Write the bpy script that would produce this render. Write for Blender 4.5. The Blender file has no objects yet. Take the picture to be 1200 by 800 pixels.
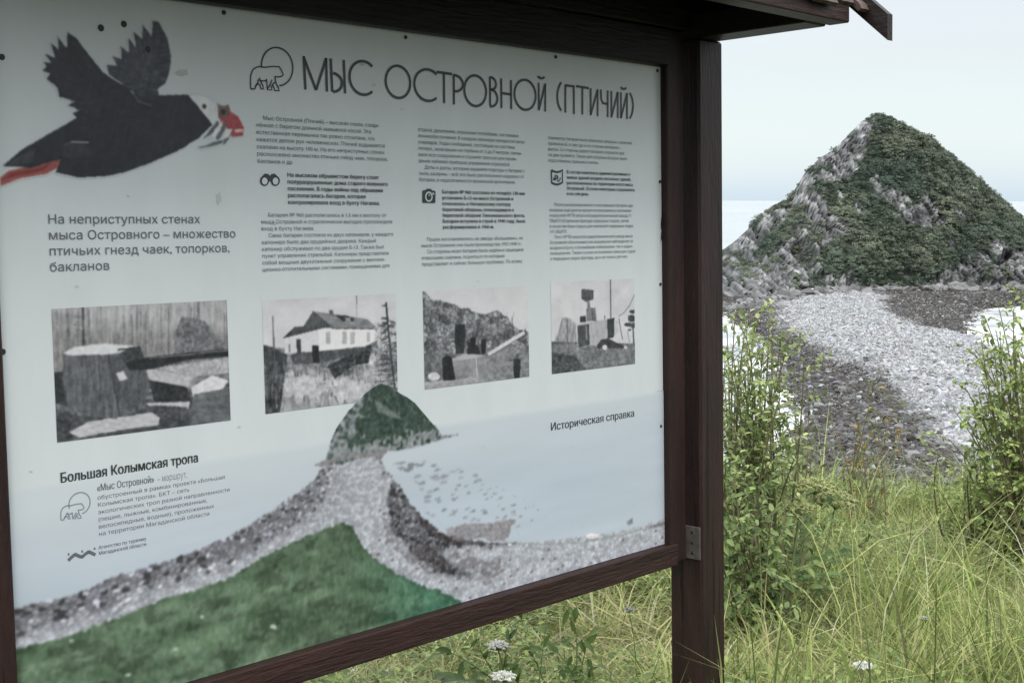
import bpy, math, random
import numpy as np
from mathutils import Matrix, Vector

random.seed(7)
rng = np.random.default_rng(11)
S = bpy.context.scene
COL = S.collection
R = math.radians

# ------------------------------------------------------------------ camera
F_PX, W_PX = 1550.0, 1200.0
EYE = 1.5                      # eye height above the grass slope
n_ = np.array([-0.00246, 1.0, 0.1072]); UP = -n_ / np.linalg.norm(n_)
fw = np.array([0, 0, 1.0]); YW = fw - UP * (fw @ UP); YW /= np.linalg.norm(YW)
XW = np.cross(YW, UP)
def cam2world(a):
    a = np.asarray(a, float)
    return np.array([a @ XW, a @ YW, a @ UP])
def w_mat(xa, ya, za, o):
    m = Matrix.Identity(4)
    for i in range(3):
        m[i][0], m[i][1], m[i][2], m[i][3] = xa[i], ya[i], za[i], o[i]
    return m
cd = bpy.data.cameras.new('camera'); cam = bpy.data.objects.new('camera', cd); COL.objects.link(cam)
cd.sensor_fit = 'HORIZONTAL'; cd.sensor_width = 36; cd.lens = 36 * F_PX / W_PX
cd.clip_start = 0.05; cd.clip_end = 60000
cam.matrix_world = w_mat(cam2world((1, 0, 0)), cam2world((0, -1, 0)), cam2world((0, 0, -1)), (0, 0, EYE))
S.camera = cam
def at(px, py, Y):             # the point of the place seen at that spot of the photo, Y metres ahead
    d = cam2world(((px - 600) / F_PX, (py - 400) / F_PX, 1.0))
    return np.array([d[0] / d[1] * Y, Y, EYE + d[2] / d[1] * Y])
def to_px(P):
    P = np.asarray(P, float) - np.array([0, 0, EYE])
    a = P[..., 0:1] * XW + P[..., 1:2] * YW + P[..., 2:3] * UP
    return 600 + F_PX * a[..., 0] / a[..., 2], 400 + F_PX * a[..., 1] / a[..., 2]

# ------------------------------------------------------------------ world, sun, exposure
SUN_EL, SUN_AZ = R(48), R(172)         # behind the viewer, a little to the right
wd = bpy.data.worlds.new('World'); S.world = wd; wd.use_nodes = True
nt = wd.node_tree; nt.nodes.clear()
def WN(t, **k):
    n = nt.nodes.new(t)
    for a, v in k.items(): setattr(n, a, v)
    return n
out = WN('ShaderNodeOutputWorld'); add = WN('ShaderNodeAddShader')
sky = WN('ShaderNodeTexSky', sky_type='NISHITA'); sky.sun_disc = False
sky.sun_elevation = SUN_EL; sky.sun_rotation = SUN_AZ
b1 = WN('ShaderNodeBackground'); b1.inputs[1].default_value = 0.05
nt.links.new(sky.outputs[0], b1.inputs[0])
tc = WN('ShaderNodeTexCoord'); sp = WN('ShaderNodeSeparateXYZ')      # the cloud deck: brighter overhead
nt.links.new(tc.outputs['Generated'], sp.inputs[0])
rp = WN('ShaderNodeValToRGB'); cr = rp.color_ramp
cr.elements[0].position = 0.0; cr.elements[0].color = (.50, .62, .75, 1)
cr.elements[1].position = 1.0; cr.elements[1].color = (2.9, 2.9, 2.9, 1)
for p, c in ((.045, (.57, .63, .66, 1)), (.10, (.60, .61, .60, 1)), (.2, (.66, .65, .64, 1)), (.5, (2.1, 2.12, 2.13, 1))):
    e = cr.elements.new(p); e.color = c
mp = WN('ShaderNodeMapping'); mp.inputs['Scale'].default_value = (1.2, 1.2, 6)
nz = WN('ShaderNodeTexNoise'); nz.inputs['Scale'].default_value = 2.2; nz.inputs['Detail'].default_value = 4
mr = WN('ShaderNodeMapRange'); mr.inputs[3].default_value = .93; mr.inputs[4].default_value = 1.06
vm = WN('ShaderNodeVectorMath', operation='SCALE')
nt.links.new(tc.outputs['Generated'], mp.inputs[0]); nt.links.new(mp.outputs[0], nz.inputs[0])
nt.links.new(nz.outputs[0], mr.inputs[0]); nt.links.new(sp.outputs[2], rp.inputs[0])
nt.links.new(rp.outputs[0], vm.inputs[0]); nt.links.new(mr.outputs[0], vm.inputs['Scale'])
b2 = WN('ShaderNodeBackground'); b2.inputs[1].default_value = 1.0
nt.links.new(vm.outputs[0], b2.inputs[0])
nt.links.new(b1.outputs[0], add.inputs[0]); nt.links.new(b2.outputs[0], add.inputs[1])
nt.links.new(add.outputs[0], out.inputs[0])
sl = bpy.data.lights.new('sun', 'SUN'); sl.energy = 1.5; sl.angle = R(18); sl.color = (1, .96, .9)
so = bpy.data.objects.new('sun', sl); COL.objects.link(so)
sd = Vector((math.cos(SUN_EL) * math.sin(SUN_AZ), math.cos(SUN_EL) * math.cos(SUN_AZ), math.sin(SUN_EL)))
so.rotation_euler = sd.to_track_quat('Z', 'Y').to_euler()
S.view_settings.view_transform = 'Standard'; S.view_settings.look = 'None'
S.view_settings.exposure = 0.0; S.view_settings.gamma = 1

# ------------------------------------------------------------------ helpers
def h2(ix, iy, s):
    n = (ix.astype(np.int64) * 374761393 + iy.astype(np.int64) * 668265263 + s * 2246822519) & 0xFFFFFFFF
    n = ((n ^ (n >> 13)) * 1274126177) & 0xFFFFFFFF
    n = ((n ^ (n >> 16)) * 2654435761) & 0xFFFFFFFF
    return (n ^ (n >> 15)) / 4294967295.0
def vn(x, y, s=0):
    x = np.asarray(x, float); y = np.asarray(y, float)
    ix = np.floor(x); iy = np.floor(y); fx = x - ix; fy = y - iy
    fx = fx * fx * (3 - 2 * fx); fy = fy * fy * (3 - 2 * fy)
    a = h2(ix, iy, s); b = h2(ix + 1, iy, s); c = h2(ix, iy + 1, s); d = h2(ix + 1, iy + 1, s)
    return (a + (b - a) * fx) * (1 - fy) + (c + (d - c) * fx) * fy
def fbm(x, y, o=4, s=0):
    r = 0; a = .5; t = 0
    for i in range(o):
        r = r + a * vn(x * 2**i + 17.3 * i, y * 2**i - 9.1 * i, s + i); t += a; a *= .55
    return r / t
def worley(x, y, s=0):                      # distance to nearest and second point, id of the cell
    ix = np.floor(x); iy = np.floor(y)
    d1 = np.full(np.shape(x), 9.); d2 = d1.copy(); idv = np.zeros(np.shape(x))
    for dx in (-1, 0, 1):
        for dy in (-1, 0, 1):
            jx, jy = ix + dx, iy + dy
            px = jx + h2(jx, jy, s); py = jy + h2(jx, jy, s + 1)
            d = np.hypot(px - x, py - y); i = h2(jx, jy, s + 2)
            n1 = d < d1
            d2 = np.where(n1, d1, np.minimum(d2, d)); idv = np.where(n1, i, idv); d1 = np.where(n1, d, d1)
    return d1, d2, idv
def inpoly(x, y, pts):
    p = np.asarray(pts, float); r = np.zeros(np.shape(x), bool); j = len(p) - 1
    for i in range(len(p)):
        yi, yj, xi, xj = p[i, 1], p[j, 1], p[i, 0], p[j, 0]
        if yi != yj:
            r ^= ((yi > y) != (yj > y)) & (x < (xj - xi) * (y - yi) / (yj - yi) + xi)
        j = i
    return r
def sstep(a, b, x):
    t = np.clip((x - a) / (b - a), 0, 1); return t * t * (3 - 2 * t)
def lin(c):
    c = np.asarray(c, float) / 255.
    return np.where(c <= .04045, c / 12.92, ((c + .055) / 1.055) ** 2.4)

def mesh(name, V, Fq, mat, parent=None, vcol=None, smooth=False):
    """V (n,3); Fq (m,k) index array or list of arrays with different k; vcol (n,3) linear colours."""
    me = bpy.data.meshes.new(name)
    V = np.asarray(V, np.float32)
    if isinstance(Fq, np.ndarray): Fq = [Fq]
    Fq = [np.asarray(f, np.int32) for f in Fq if len(f)]
    loops = np.concatenate([f.ravel() for f in Fq]); tot = np.concatenate([np.full(len(f), f.shape[1], np.int32) for f in Fq])
    st = np.concatenate([[0], np.cumsum(tot)[:-1]]).astype(np.int32)
    me.vertices.add(len(V)); me.vertices.foreach_set('co', V.ravel())
    me.loops.add(len(loops)); me.loops.foreach_set('vertex_index', loops)
    me.polygons.add(len(tot)); me.polygons.foreach_set('loop_start', st)
    me.update(calc_edges=True)
    if vcol is not None:
        a = me.attributes.new('Col', 'FLOAT_COLOR', 'POINT')
        a.data.foreach_set('color', np.c_[np.asarray(vcol, np.float32), np.ones(len(V), np.float32)].ravel())
    me.polygons.foreach_set('use_smooth', np.full(len(tot), bool(smooth)))
    me.validate()
    o = bpy.data.objects.new(name, me); COL.objects.link(o)
    if mat: me.materials.append(mat)
    if parent: o.parent = parent
    return o
class MB:
    def __init__(s): s.v = []; s.f = {}; s.c = []; s.n = 0
    def add(s, V, Fs, col=None):
        V = np.asarray(V, float)
        for f in Fs: s.f.setdefault(len(f), []).append([i + s.n for i in f])
        s.v.append(V); s.n += len(V)
        s.c.append(np.broadcast_to(np.asarray(col if col is not None else (1, 1, 1), float), (len(V), 3)))
    def box(s, a, b, bev=0.0):
        """box between corners, with chamfered long edges"""
        lo = np.minimum(a, b); hi = np.maximum(a, b)
        s.prism_box(lo, hi, bev)
    def prism_box(s, lo, hi, bev):
        import itertools
        if bev <= 0:
            V = [(x, y, z) for x in (lo[0], hi[0]) for y in (lo[1], hi[1]) for z in (lo[2], hi[2])]
            s.add(V, [(0, 1, 3, 2), (4, 6, 7, 5), (0, 4, 5, 1), (2, 3, 7, 6), (0, 2, 6, 4), (1, 5, 7, 3)]); return
        V = []; idx = {}
        for c in itertools.product((0, 1), repeat=3):
            for ax in range(3):
                p = [hi[i] if c[i] else lo[i] for i in range(3)]
                for k in range(3):
                    if k != ax: p[k] += -bev if c[k] else bev
                idx[(c, ax)] = len(V); V.append(p)
        Fs = []
        for ax in range(3):
            o = [k for k in range(3) if k != ax]
            for sd_ in (0, 1):
                q = []
                for (i, j) in ((0, 0), (1, 0), (1, 1), (0, 1)):
                    c = [0, 0, 0]; c[ax] = sd_; c[o[0]] = i; c[o[1]] = j
                    q.append(idx[(tuple(c), ax)])
                Fs.append(q)
        for ax in range(3):
            o = [k for k in range(3) if k != ax]
            for i in (0, 1):
                for j in (0, 1):
                    c0 = [0, 0, 0]; c0[o[0]] = i; c0[o[1]] = j; c1 = list(c0); c1[ax] = 1
                    c0, c1 = tuple(c0), tuple(c1)
                    Fs.append([idx[(c0, o[0])], idx[(c1, o[0])], idx[(c1, o[1])], idx[(c0, o[1])]])
        for c in itertools.product((0, 1), repeat=3): Fs.append([idx[(c, 0)], idx[(c, 1)], idx[(c, 2)]])
        s.add(V, Fs)
    def prism(s, poly, axis, a, b):
        """extrude a 2-D outline along an axis (0 = along x, outline in y,z)"""
        n = len(poly); V = []
        for t in (a, b):
            for p in poly:
                q = list(p); q.insert(axis, t); V.append(q)
        s.add(V, [list(range(n))[::-1], list(range(n, 2 * n))] + [[i, (i + 1) % n, n + (i + 1) % n, n + i] for i in range(n)])
    def tube(s, P, r, k=6, col=None):
        P = np.asarray(P, float); m = len(P); r = np.broadcast_to(r, (m,))
        V = []
        for i in range(m):
            t = P[min(i + 1, m - 1)] - P[max(i - 1, 0)]; t /= np.linalg.norm(t) + 1e-9
            a = np.cross(t, (0.31, .95, .1)); a /= np.linalg.norm(a) + 1e-9; b = np.cross(t, a)
            for j in range(k):
                w = 2 * math.pi * j / k; V.append(P[i] + r[i] * (a * math.cos(w) + b * math.sin(w)))
        Fs = [[i * k + j, i * k + (j + 1) % k, (i + 1) * k + (j + 1) % k, (i + 1) * k + j] for i in range(m - 1) for j in range(k)]
        Fs += [list(range(k))[::-1], list(range((m - 1) * k, m * k))]
        s.add(V, Fs, col)
    def build(s, name, mat, parent=None, colors=False, smooth=False):
        return mesh(name, np.concatenate(s.v), [np.array(f) for f in s.f.values()], mat, parent,
                    np.concatenate(s.c) if colors else None, smooth)

def mk(name, rough=.6, spec=.5, base=None, attr=False, noise=None, bump=None, vary=None, trans=0):
    """principled material; attr: base from the Col attribute; vary=(scale, amount): tonal variation of the stuff itself"""
    m = bpy.data.materials.new(name); m.use_nodes = True
    t = m.node_tree; p = t.nodes['Principled BSDF']
    p.inputs['Roughness'].default_value = rough; p.inputs['Specular IOR Level'].default_value = spec
    tcn = t.nodes.new('ShaderNodeTexCoord')
    src = None
    if attr:
        a = t.nodes.new('ShaderNodeAttribute'); a.attribute_name = 'Col'; src = a.outputs['Color']
    elif base is not None:
        c = t.nodes.new('ShaderNodeRGB'); c.outputs[0].default_value = (*base, 1); src = c.outputs[0]
    if vary:
        sc, am = vary[:2]
        mpn = t.nodes.new('ShaderNodeMapping'); mpn.inputs['Scale'].default_value = vary[2] if len(vary) > 2 else (1, 1, 1)
        nn = t.nodes.new('ShaderNodeTexNoise'); nn.inputs['Scale'].default_value = sc; nn.inputs['Detail'].default_value = 6
        nn.inputs['Roughness'].default_value = .65
        mrn = t.nodes.new('ShaderNodeMapRange'); mrn.inputs[1].default_value = .25; mrn.inputs[2].default_value = .75
        mrn.inputs[3].default_value = 1 - am; mrn.inputs[4].default_value = 1 + am
        v = t.nodes.new('ShaderNodeVectorMath'); v.operation = 'SCALE'
        t.links.new(tcn.outputs['Object'], mpn.inputs[0]); t.links.new(mpn.outputs[0], nn.inputs[0]); t.links.new(nn.outputs[0], mrn.inputs[0])
        t.links.new(src, v.inputs[0]); t.links.new(mrn.outputs[0], v.inputs['Scale']); src = v.outputs[0]
    if src: t.links.new(src, p.inputs['Base Color'])
    if bump:
        sc, st, ds = bump[:3]
        mpn = t.nodes.new('ShaderNodeMapping'); mpn.inputs['Scale'].default_value = bump[3] if len(bump) > 3 else (1, 1, 1)
        nn = t.nodes.new('ShaderNodeTexNoise'); nn.inputs['Scale'].default_value = sc; nn.inputs['Detail'].default_value = 8
        nn.inputs['Roughness'].default_value = .65
        bn = t.nodes.new('ShaderNodeBump'); bn.inputs['Strength'].default_value = st; bn.inputs['Distance'].default_value = ds
        t.links.new(tcn.outputs['Object'], mpn.inputs[0]); t.links.new(mpn.outputs[0], nn.inputs[0])
        t.links.new(nn.outputs[0], bn.inputs['Height']); t.links.new(bn.outputs[0], p.inputs['Normal'])
    if trans:
        tr = t.nodes.new('ShaderNodeBsdfTranslucent'); mx = t.nodes.new('ShaderNodeMixShader'); mx.inputs[0].default_value = trans
        t.links.new(src, tr.inputs[0]); t.links.new(p.outputs[0], mx.inputs[1]); t.links.new(tr.outputs[0], mx.inputs[2])
        t.links.new(mx.outputs[0], t.nodes['Material Output'].inputs[0])
    return m
def wood(name, base, worn, scale):
    """dark stained board: grain along the board, worn pale scratches and knots"""
    m = mk(name, .5, .28, base, vary=(7, .65, scale), bump=(45, .8, .006, scale))
    t = m.node_tree; p = t.nodes['Principled BSDF']
    src = p.inputs['Base Color'].links[0].from_socket
    tcn = t.nodes.new('ShaderNodeTexCoord'); mpn = t.nodes.new('ShaderNodeMapping'); mpn.inputs['Scale'].default_value = scale
    nn = t.nodes.new('ShaderNodeTexNoise'); nn.inputs['Scale'].default_value = 26; nn.inputs['Detail'].default_value = 9; nn.inputs['Roughness'].default_value = .75
    r_ = t.nodes.new('ShaderNodeMapRange'); r_.inputs[1].default_value = .63; r_.inputs[2].default_value = .78
    mx = t.nodes.new('ShaderNodeMix'); mx.data_type = 'RGBA'; mx.inputs[7].default_value = (*worn, 1)
    t.links.new(tcn.outputs['Object'], mpn.inputs[0]); t.links.new(mpn.outputs[0], nn.inputs[0]); t.links.new(nn.outputs[0], r_.inputs[0])
    t.links.new(r_.outputs[0], mx.inputs[0]); t.links.new(src, mx.inputs[6])
    mp2 = t.nodes.new('ShaderNodeMapping'); mp2.inputs['Scale'].default_value = [q * (1 if q > 1 else .30) for q in scale]; mp2.inputs['Location'].default_value = (3.1, 1.7, 5.3)
    n2 = t.nodes.new('ShaderNodeTexNoise'); n2.inputs['Scale'].default_value = 17; n2.inputs['Detail'].default_value = 3
    r2 = t.nodes.new('ShaderNodeMapRange'); r2.inputs[1].default_value = .60; r2.inputs[2].default_value = .66
    m2 = t.nodes.new('ShaderNodeMix'); m2.data_type = 'RGBA'; m2.inputs[7].default_value = (*[c * .30 for c in base], 1)
    t.links.new(tcn.outputs['Object'], mp2.inputs[0]); t.links.new(mp2.outputs[0], n2.inputs[0]); t.links.new(n2.outputs[0], r2.inputs[0])
    t.links.new(r2.outputs[0], m2.inputs[0]); t.links.new(mx.outputs[2], m2.inputs[6]); t.links.new(m2.outputs[2], p.inputs['Base Color'])
    return m
def tag(o, label=None, cat=None, group=None, kind=None):
    if label: o['label'] = label
    if cat: o['category'] = cat
    if group: o['group'] = group
    if kind: o['kind'] = kind
    return o
def empty(name, loc, label, cat, group=None):
    o = bpy.data.objects.new(name, None); COL.objects.link(o); o.location = loc; o.empty_display_size = .2
    return tag(o, label, cat, group)
def grid_faces(nr, nc):
    i = np.arange(nr * nc).reshape(nr, nc)
    return np.stack([i[:-1, :-1], i[:-1, 1:], i[1:, 1:], i[1:, :-1]], -1).reshape(-1, 4)

# ------------------------------------------------------------------ the lie of the land
SEA = EYE - 21.4
LY = [30, 60, 80, 95, 108, 126, 143, 176, 205, 267, 300, 335, 360, 420]
LX = [8, 14, 19, 23, 25, 29.4, 32.4, 36.5, 39.5, 43, 44, 60, 130, 400]
RY = [30, 60, 90, 110, 130, 150, 166, 179, 191, 201, 226, 250, 262, 275, 300, 335, 360, 420]
RX = [260, 200, 140, 95, 76, 66, 64, 66, 68, 69, 78, 86, 94, 112, 170, 160, 100, -100]
def z_head(x, y):
    y = y + 1.2 * (fbm(x * .25, y * .25, 3, 5) - .5)
    z = -.11 * np.clip(y - 3.2, 0, 6.2)
    z = z - .60 * np.clip(y - 9.4, 0, None) + .10 * np.clip(3.2 - y, 0, 60)
    return z + .10 * (fbm(x * .7, y * .7, 3, 2) - .5)
def spit_h(x, y):
    w = 5 * (fbm(x * .07, y * .07, 3, 31) - .5)
    d = np.minimum(x - np.interp(y, LY, LX), np.interp(y, RY, RX) - x) + w
    h = np.where(d < 0, d * .12, 1.9 * (1 - np.exp(-np.clip(d, 0, None) / 7.5)))
    return h + .35 * (fbm(x * .15, y * .15, 3, 8) - .5) * (d > -3), d
def land(x, y):
    s, d = spit_h(x, y)
    return np.maximum(z_head(x, y), SEA + np.clip(s, -4, None))
def pale(x, y):
    """1 on the dry pale storm ridge of the spit, 0 on the dark wet weedy stones"""
    px, py = to_px(np.stack([x, y, np.full(np.shape(x), SEA + 1.)], -1))
    l = np.interp(py, [338, 350, 372, 400, 425, 450, 500, 540, 600], [893, 898, 912, 944, 995, 1042, 1092, 1130, 1160])
    e = np.interp(py, [338, 356, 372, 384, 388, 600], [1012, 1040, 1046, 1078, 1300, 1300])
    w = (fbm(x * .22, y * .10, 4, 77) - .5)
    m = sstep(-24, 24, px - l + 70 * w) * (1 - sstep(-8, 10, px - e + 40 * w))
    return np.clip(m + .55 * (fbm(x * .5, y * .16, 3, 91) - .62) * (py > 395), 0, 1)
STONE_D = np.array([.044, .040, .036]); STONE_L = np.array([.29, .30, .31])
ys = np.concatenate([np.linspace(-40, 2, 12), np.linspace(2.4, 14, 59), np.linspace(14.6, 60, 70), np.linspace(61, 310, 250), np.geomspace(315, 900, 12)])
xs = np.concatenate([-np.geomspace(400, 7, 16), np.linspace(-6.5, 8, 74), np.linspace(8.6, 130, 160), np.geomspace(133, 500, 14)])
gx, gy = np.meshgrid(xs, ys); gz = land(gx, gy)
pl = pale(gx, gy); hd = (gz > SEA + 3)
n1 = fbm(gx * 1.3, gy * 1.3, 4, 3)[..., None]
soil = np.array([.030, .034, .015]) * (.6 + .8 * n1) + np.array([.03, .022, .009]) * fbm(gx * .6, gy * .6, 3, 44)[..., None]  # kept dark to put shadow depth under the grass into the colour
beach = (STONE_D + (STONE_L - STONE_D) * pl[..., None]) * (.25 + .25 * n1)  # ground colour darkened to stand in for shade in the cobble gaps
gcol = np.where(hd[..., None], soil, beach)
M_ground = mk('ground_mat', .9, .2, attr=True, bump=(6, .6, .15))
tag(mesh('ground', np.stack([gx, gy, gz], -1).reshape(-1, 3), grid_faces(*gx.shape), M_ground, None, gcol.reshape(-1, 3), True), kind='structure')

# water: one sheet to the horizon, with a little surf along the bay
ys = np.concatenate([np.linspace(20, 330, 260), np.geomspace(335, 45000, 40)])
xs = np.concatenate([-np.geomspace(30000, 30, 30), np.linspace(-25, 180, 200), np.geomspace(190, 40000, 30)])
wx, wy = np.meshgrid(xs, ys); _, dd = spit_h(wx, wy)
near = np.exp(-np.clip(-dd - 1, 0, None) / 4.5)
surf = np.clip(near * 1.2 * sstep(.35, .6, fbm(wx * .16, wy * .30, 4, 61)) + .8 * np.exp(-((-dd - 14 + 6 * fbm(wx * .05, wy * .05, 2, 9)) / 3.0)**2) * (wx > 55) * sstep(.4, .6, fbm(wx * .3, wy * .1, 3, 13)), 0, 1)
wtone = (.80 + .40 * fbm(wx * .03, wy * .11, 4, 63))[..., None]
wcol = np.array([.29, .325, .34]) * wtone + (np.array([.86, .88, .88]) - np.array([.29, .325, .34]) * wtone) * surf[..., None]
M_sea = mk('sea_mat', .22, .5, attr=True, bump=(.5, .6, .8, (.7, .5, 1)))
M_sea.node_tree.nodes['Principled BSDF'].inputs['IOR'].default_value = 1.33
tag(mesh('sea', np.stack([wx, wy, np.full(wx.shape, SEA)], -1).reshape(-1, 3), grid_faces(*wx.shape), M_sea, None, wcol.reshape(-1, 3), True), kind='structure')

# ------------------------------------------------------------------ the island
SIL = np.array([(770, 380), (795, 352), (815, 334), (835, 317), (850, 303), (868, 275), (885, 254), (905, 238), (922, 230), (930, 217), (940, 200), (956, 184), (976, 170), (990, 155), (1004, 141), (1020, 133),
       (1040, 138), (1060, 150), (1085, 160), (1110, 180), (1138, 204), (1160, 222), (1180, 240), (1200, 257), (1250, 292), (1290, 322), (1330, 350)], float)
BASE = np.array([(830, 352), (860, 353), (890, 351), (920, 347), (960, 344), (1000, 342), (1050, 340), (1100, 340), (1150, 339), (1200, 338), (1280, 337), (1400, 337)], float)
def bez(px, py): return 20.0 * F_PX / (py - 234.6)
Xs = np.arange(36, 200, .42); Ss = np.concatenate([np.linspace(-.08, 1.0, 240), np.linspace(1.03, 2.3, 30)])
ix, is_ = np.meshgrid(Xs, Ss)
iYr = 322.0 + 6 * np.sin(ix * .05)                  # the crest line
iH = np.interp(600 + F_PX * ix / iYr, SIL[:, 0], (234.6 - SIL[:, 1]) / F_PX) * iYr + 20.8
iYb = np.interp(600 + F_PX * ix / 285., BASE[:, 0], bez(0, BASE[:, 1])) + 5 * (fbm(ix * .11, ix * 0 + 3, 3, 21) - .5) - 1.5
iy = iYb + is_ * (iYr - iYb)
sf = np.clip(is_, 0, 1)
ff = np.where(is_ < 0, is_ * .5, np.where(is_ < 1, .84 * (1 - (1 - sf) ** 1.2) + .10 * sstep(0, .06, is_) + .06 * sf ** 3, 1 - (is_ - 1) * .62))
ih = iH * ff
def zp(pts, ox, oy, s): return [(ox + x / s, oy + y / s) for x, y in pts]
ip = to_px(np.stack([ix, iy, SEA + ih], -1))
ZI = lambda pts: zp(pts, 840, 120, 2.858)
rock_add = [ZI([(515, 36), (530, 110), (505, 180), (430, 270), (330, 300), (250, 330), (225, 300), (310, 190), (400, 120), (465, 50)]),
            ZI([(10, 560), (60, 440), (200, 345), (330, 295), (395, 370), (425, 440), (345, 480), (350, 570), (335, 640), (160, 690), (10, 690)]),
            ZI([(512, 238), (560, 275), (610, 305), (700, 330), (800, 418), (715, 420), (630, 385), (535, 315)]), ZI([(395, 215), (440, 190), (470, 215), (420, 270)]), ZI([(345, 340), (380, 345), (420, 430), (395, 430)]),
            ZI([(680, 610), (760, 565), (870, 515), (940, 465), (1040, 500), (1200, 560), (1200, 680), (920, 670), (690, 660)]),
            ZI([(330, 600), (430, 572), (490, 605), (400, 640)]), ZI([(455, 340), (500, 365), (490, 380), (455, 362)]), ZI([(790, 380), (830, 410), (810, 420)])]
rock_sub = [ZI([(150, 510), (185, 420), (260, 375), (285, 420), (210, 500)]), ZI([(255, 500), (310, 495), (335, 545), (270, 545)]), ZI([(300, 300), (330, 280), (420, 290), (390, 330)]),
            ZI([(250, 350), (290, 340), (300, 370), (260, 380)])]
jx = ip[0] + 26 * (fbm(ix * .25, ih * .25, 3, 51) - .5) + 9 * (vn(ix * .9, ih * .9, 5) - .5)
jy = ip[1] + 26 * (fbm(ix * .25 + 40, ih * .25, 3, 52) - .5) + 9 * (vn(ix * .9, ih * .9, 6) - .5)
rock = np.zeros(ix.shape, bool)
for p in rock_add: rock |= inpoly(jx, jy, p)
for p in rock_sub: rock &= ~inpoly(jx, jy, p)
rock |= (fbm(ix * .33, ih * .4, 4, 57) > .74) & (is_ < .95)
rock |= (ih < 1.8 + 1.5 * fbm(ix * .2, iy * .2, 2, 3)) & (is_ < .6)
# slabs standing on edge, leaning to the right; ledges and gullies
wpx = 2.6 * (fbm(ix * .22, ih * .22, 4, 71) - .5); wpz = 2.6 * (fbm(ix * .22 + 50, ih * .22, 4, 72) - .5)
q = ix * .36 + ih * .15 + wpx * .8
d1, d2, idr = worley(q, ih * .13 + wpz * .4, 73)
e1, e2, ide = worley(ix * 1.0 + ih * .35 + wpx * 1.5, ih * .55 + wpz, 74)
rough = fbm(ix * .75 + ih * .3, ih * .5, 5, 76)
ridg = 1 - 2 * np.abs(fbm(ix * .9 + ih * .35 + wpx, ih * .55 + wpz, 4, 96) - .5) * 2.2
slab = 1.3 * (ridg - .5) + (idr - .5) * 3.4 + (ide - .5) * 1.3 + (rough - .5) * 1.6 + (vn(ix * 1.5, ih * 1.3, 98) - .5) * 1.2 - .8 * (.2 - np.minimum(d2 - d1, .2)) / .2
rk = rock.astype(float)
rk = (rk + np.roll(rk, 1, 0) + np.roll(rk, -1, 0) + np.roll(rk, 1, 1) + np.roll(rk, -1, 1)) / 5
def seg(x0, y0, x1, y1):                            # distance in photo pixels from a line on the slope
    dx, dy = x1 - x0, y1 - y0; t = np.clip(((ip[0] - x0) * dx + (ip[1] - y0) * dy) / (dx * dx + dy * dy), 0, 1)
    return np.hypot(ip[0] - x0 - t * dx, ip[1] - y0 - t * dy)
big = np.exp(-(seg(938, 268, 953, 300) / 5.0)**4) + .8 * np.exp(-(seg(948, 280, 960, 318) / 3.0)**4)
hole = np.exp(-(seg(934, 288, 946, 303) / 7.0)**4) + np.exp(-(seg(1171, 306, 1183, 297) / 4.0)**4)
w1, w2, idv = worley(ix * .36 + wpx * .3, ih * .36 + 7, 75); x1_, x2_, idw = worley(ix * .85, ih * .85 + 3, 78)
gul = 3.0 * (fbm(ix * .09, ih * .05, 3, 33) - .5)
fade = sstep(-.06, .05, is_) * np.where(is_ > .95, .30, 1)
dsp = fade * (gul * (1 - .4 * rk) + rk * slab * .62 + (1 - rk) * ((1.0 - 1.5 * w1) * 1.9 + (.5 - x1_) * 1.4) + .8 * (fbm(ix * .9, ih * .9, 3, 7) - .5) + 2.2 * big - 3.2 * hole)
hh = ih + dsp * .45; iy = iy - dsp * .75
tone = fbm(ix * .5, ih * .35, 4, 88)[..., None]
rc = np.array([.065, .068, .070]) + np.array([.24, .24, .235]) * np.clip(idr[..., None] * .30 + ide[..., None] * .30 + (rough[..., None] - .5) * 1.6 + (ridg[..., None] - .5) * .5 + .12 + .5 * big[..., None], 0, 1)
b1, b2, idk = worley(ix * 1.5 + wpx, ih * 1.15 + wpz, 99)
rc = rc * (.62 + .70 * idk[..., None]) * np.where((b2 - b1)[..., None] < .10, .72, 1)
rc = np.where(np.minimum(d2 - d1, (e2 - e1) * 1.4)[..., None] < .05, rc * .6, rc)
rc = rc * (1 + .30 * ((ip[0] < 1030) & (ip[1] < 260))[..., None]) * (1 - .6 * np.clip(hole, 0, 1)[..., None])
vc = np.array([.032, .046, .032]) * (.6 + .9 * tone)
rk = np.clip(rk + big, 0, 1); rk = np.clip(rk - (fbm(ix * .6, ih * .6, 3, 79) > .66) * .8, 0, 1)
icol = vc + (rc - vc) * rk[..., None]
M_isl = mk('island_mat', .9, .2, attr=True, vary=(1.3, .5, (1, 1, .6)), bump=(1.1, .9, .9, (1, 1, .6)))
tag(mesh('island', np.stack([ix, iy, SEA + hh], -1).reshape(-1, 3), grid_faces(*ix.shape), M_isl, None, icol.reshape(-1, 3)), kind='structure')

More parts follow.
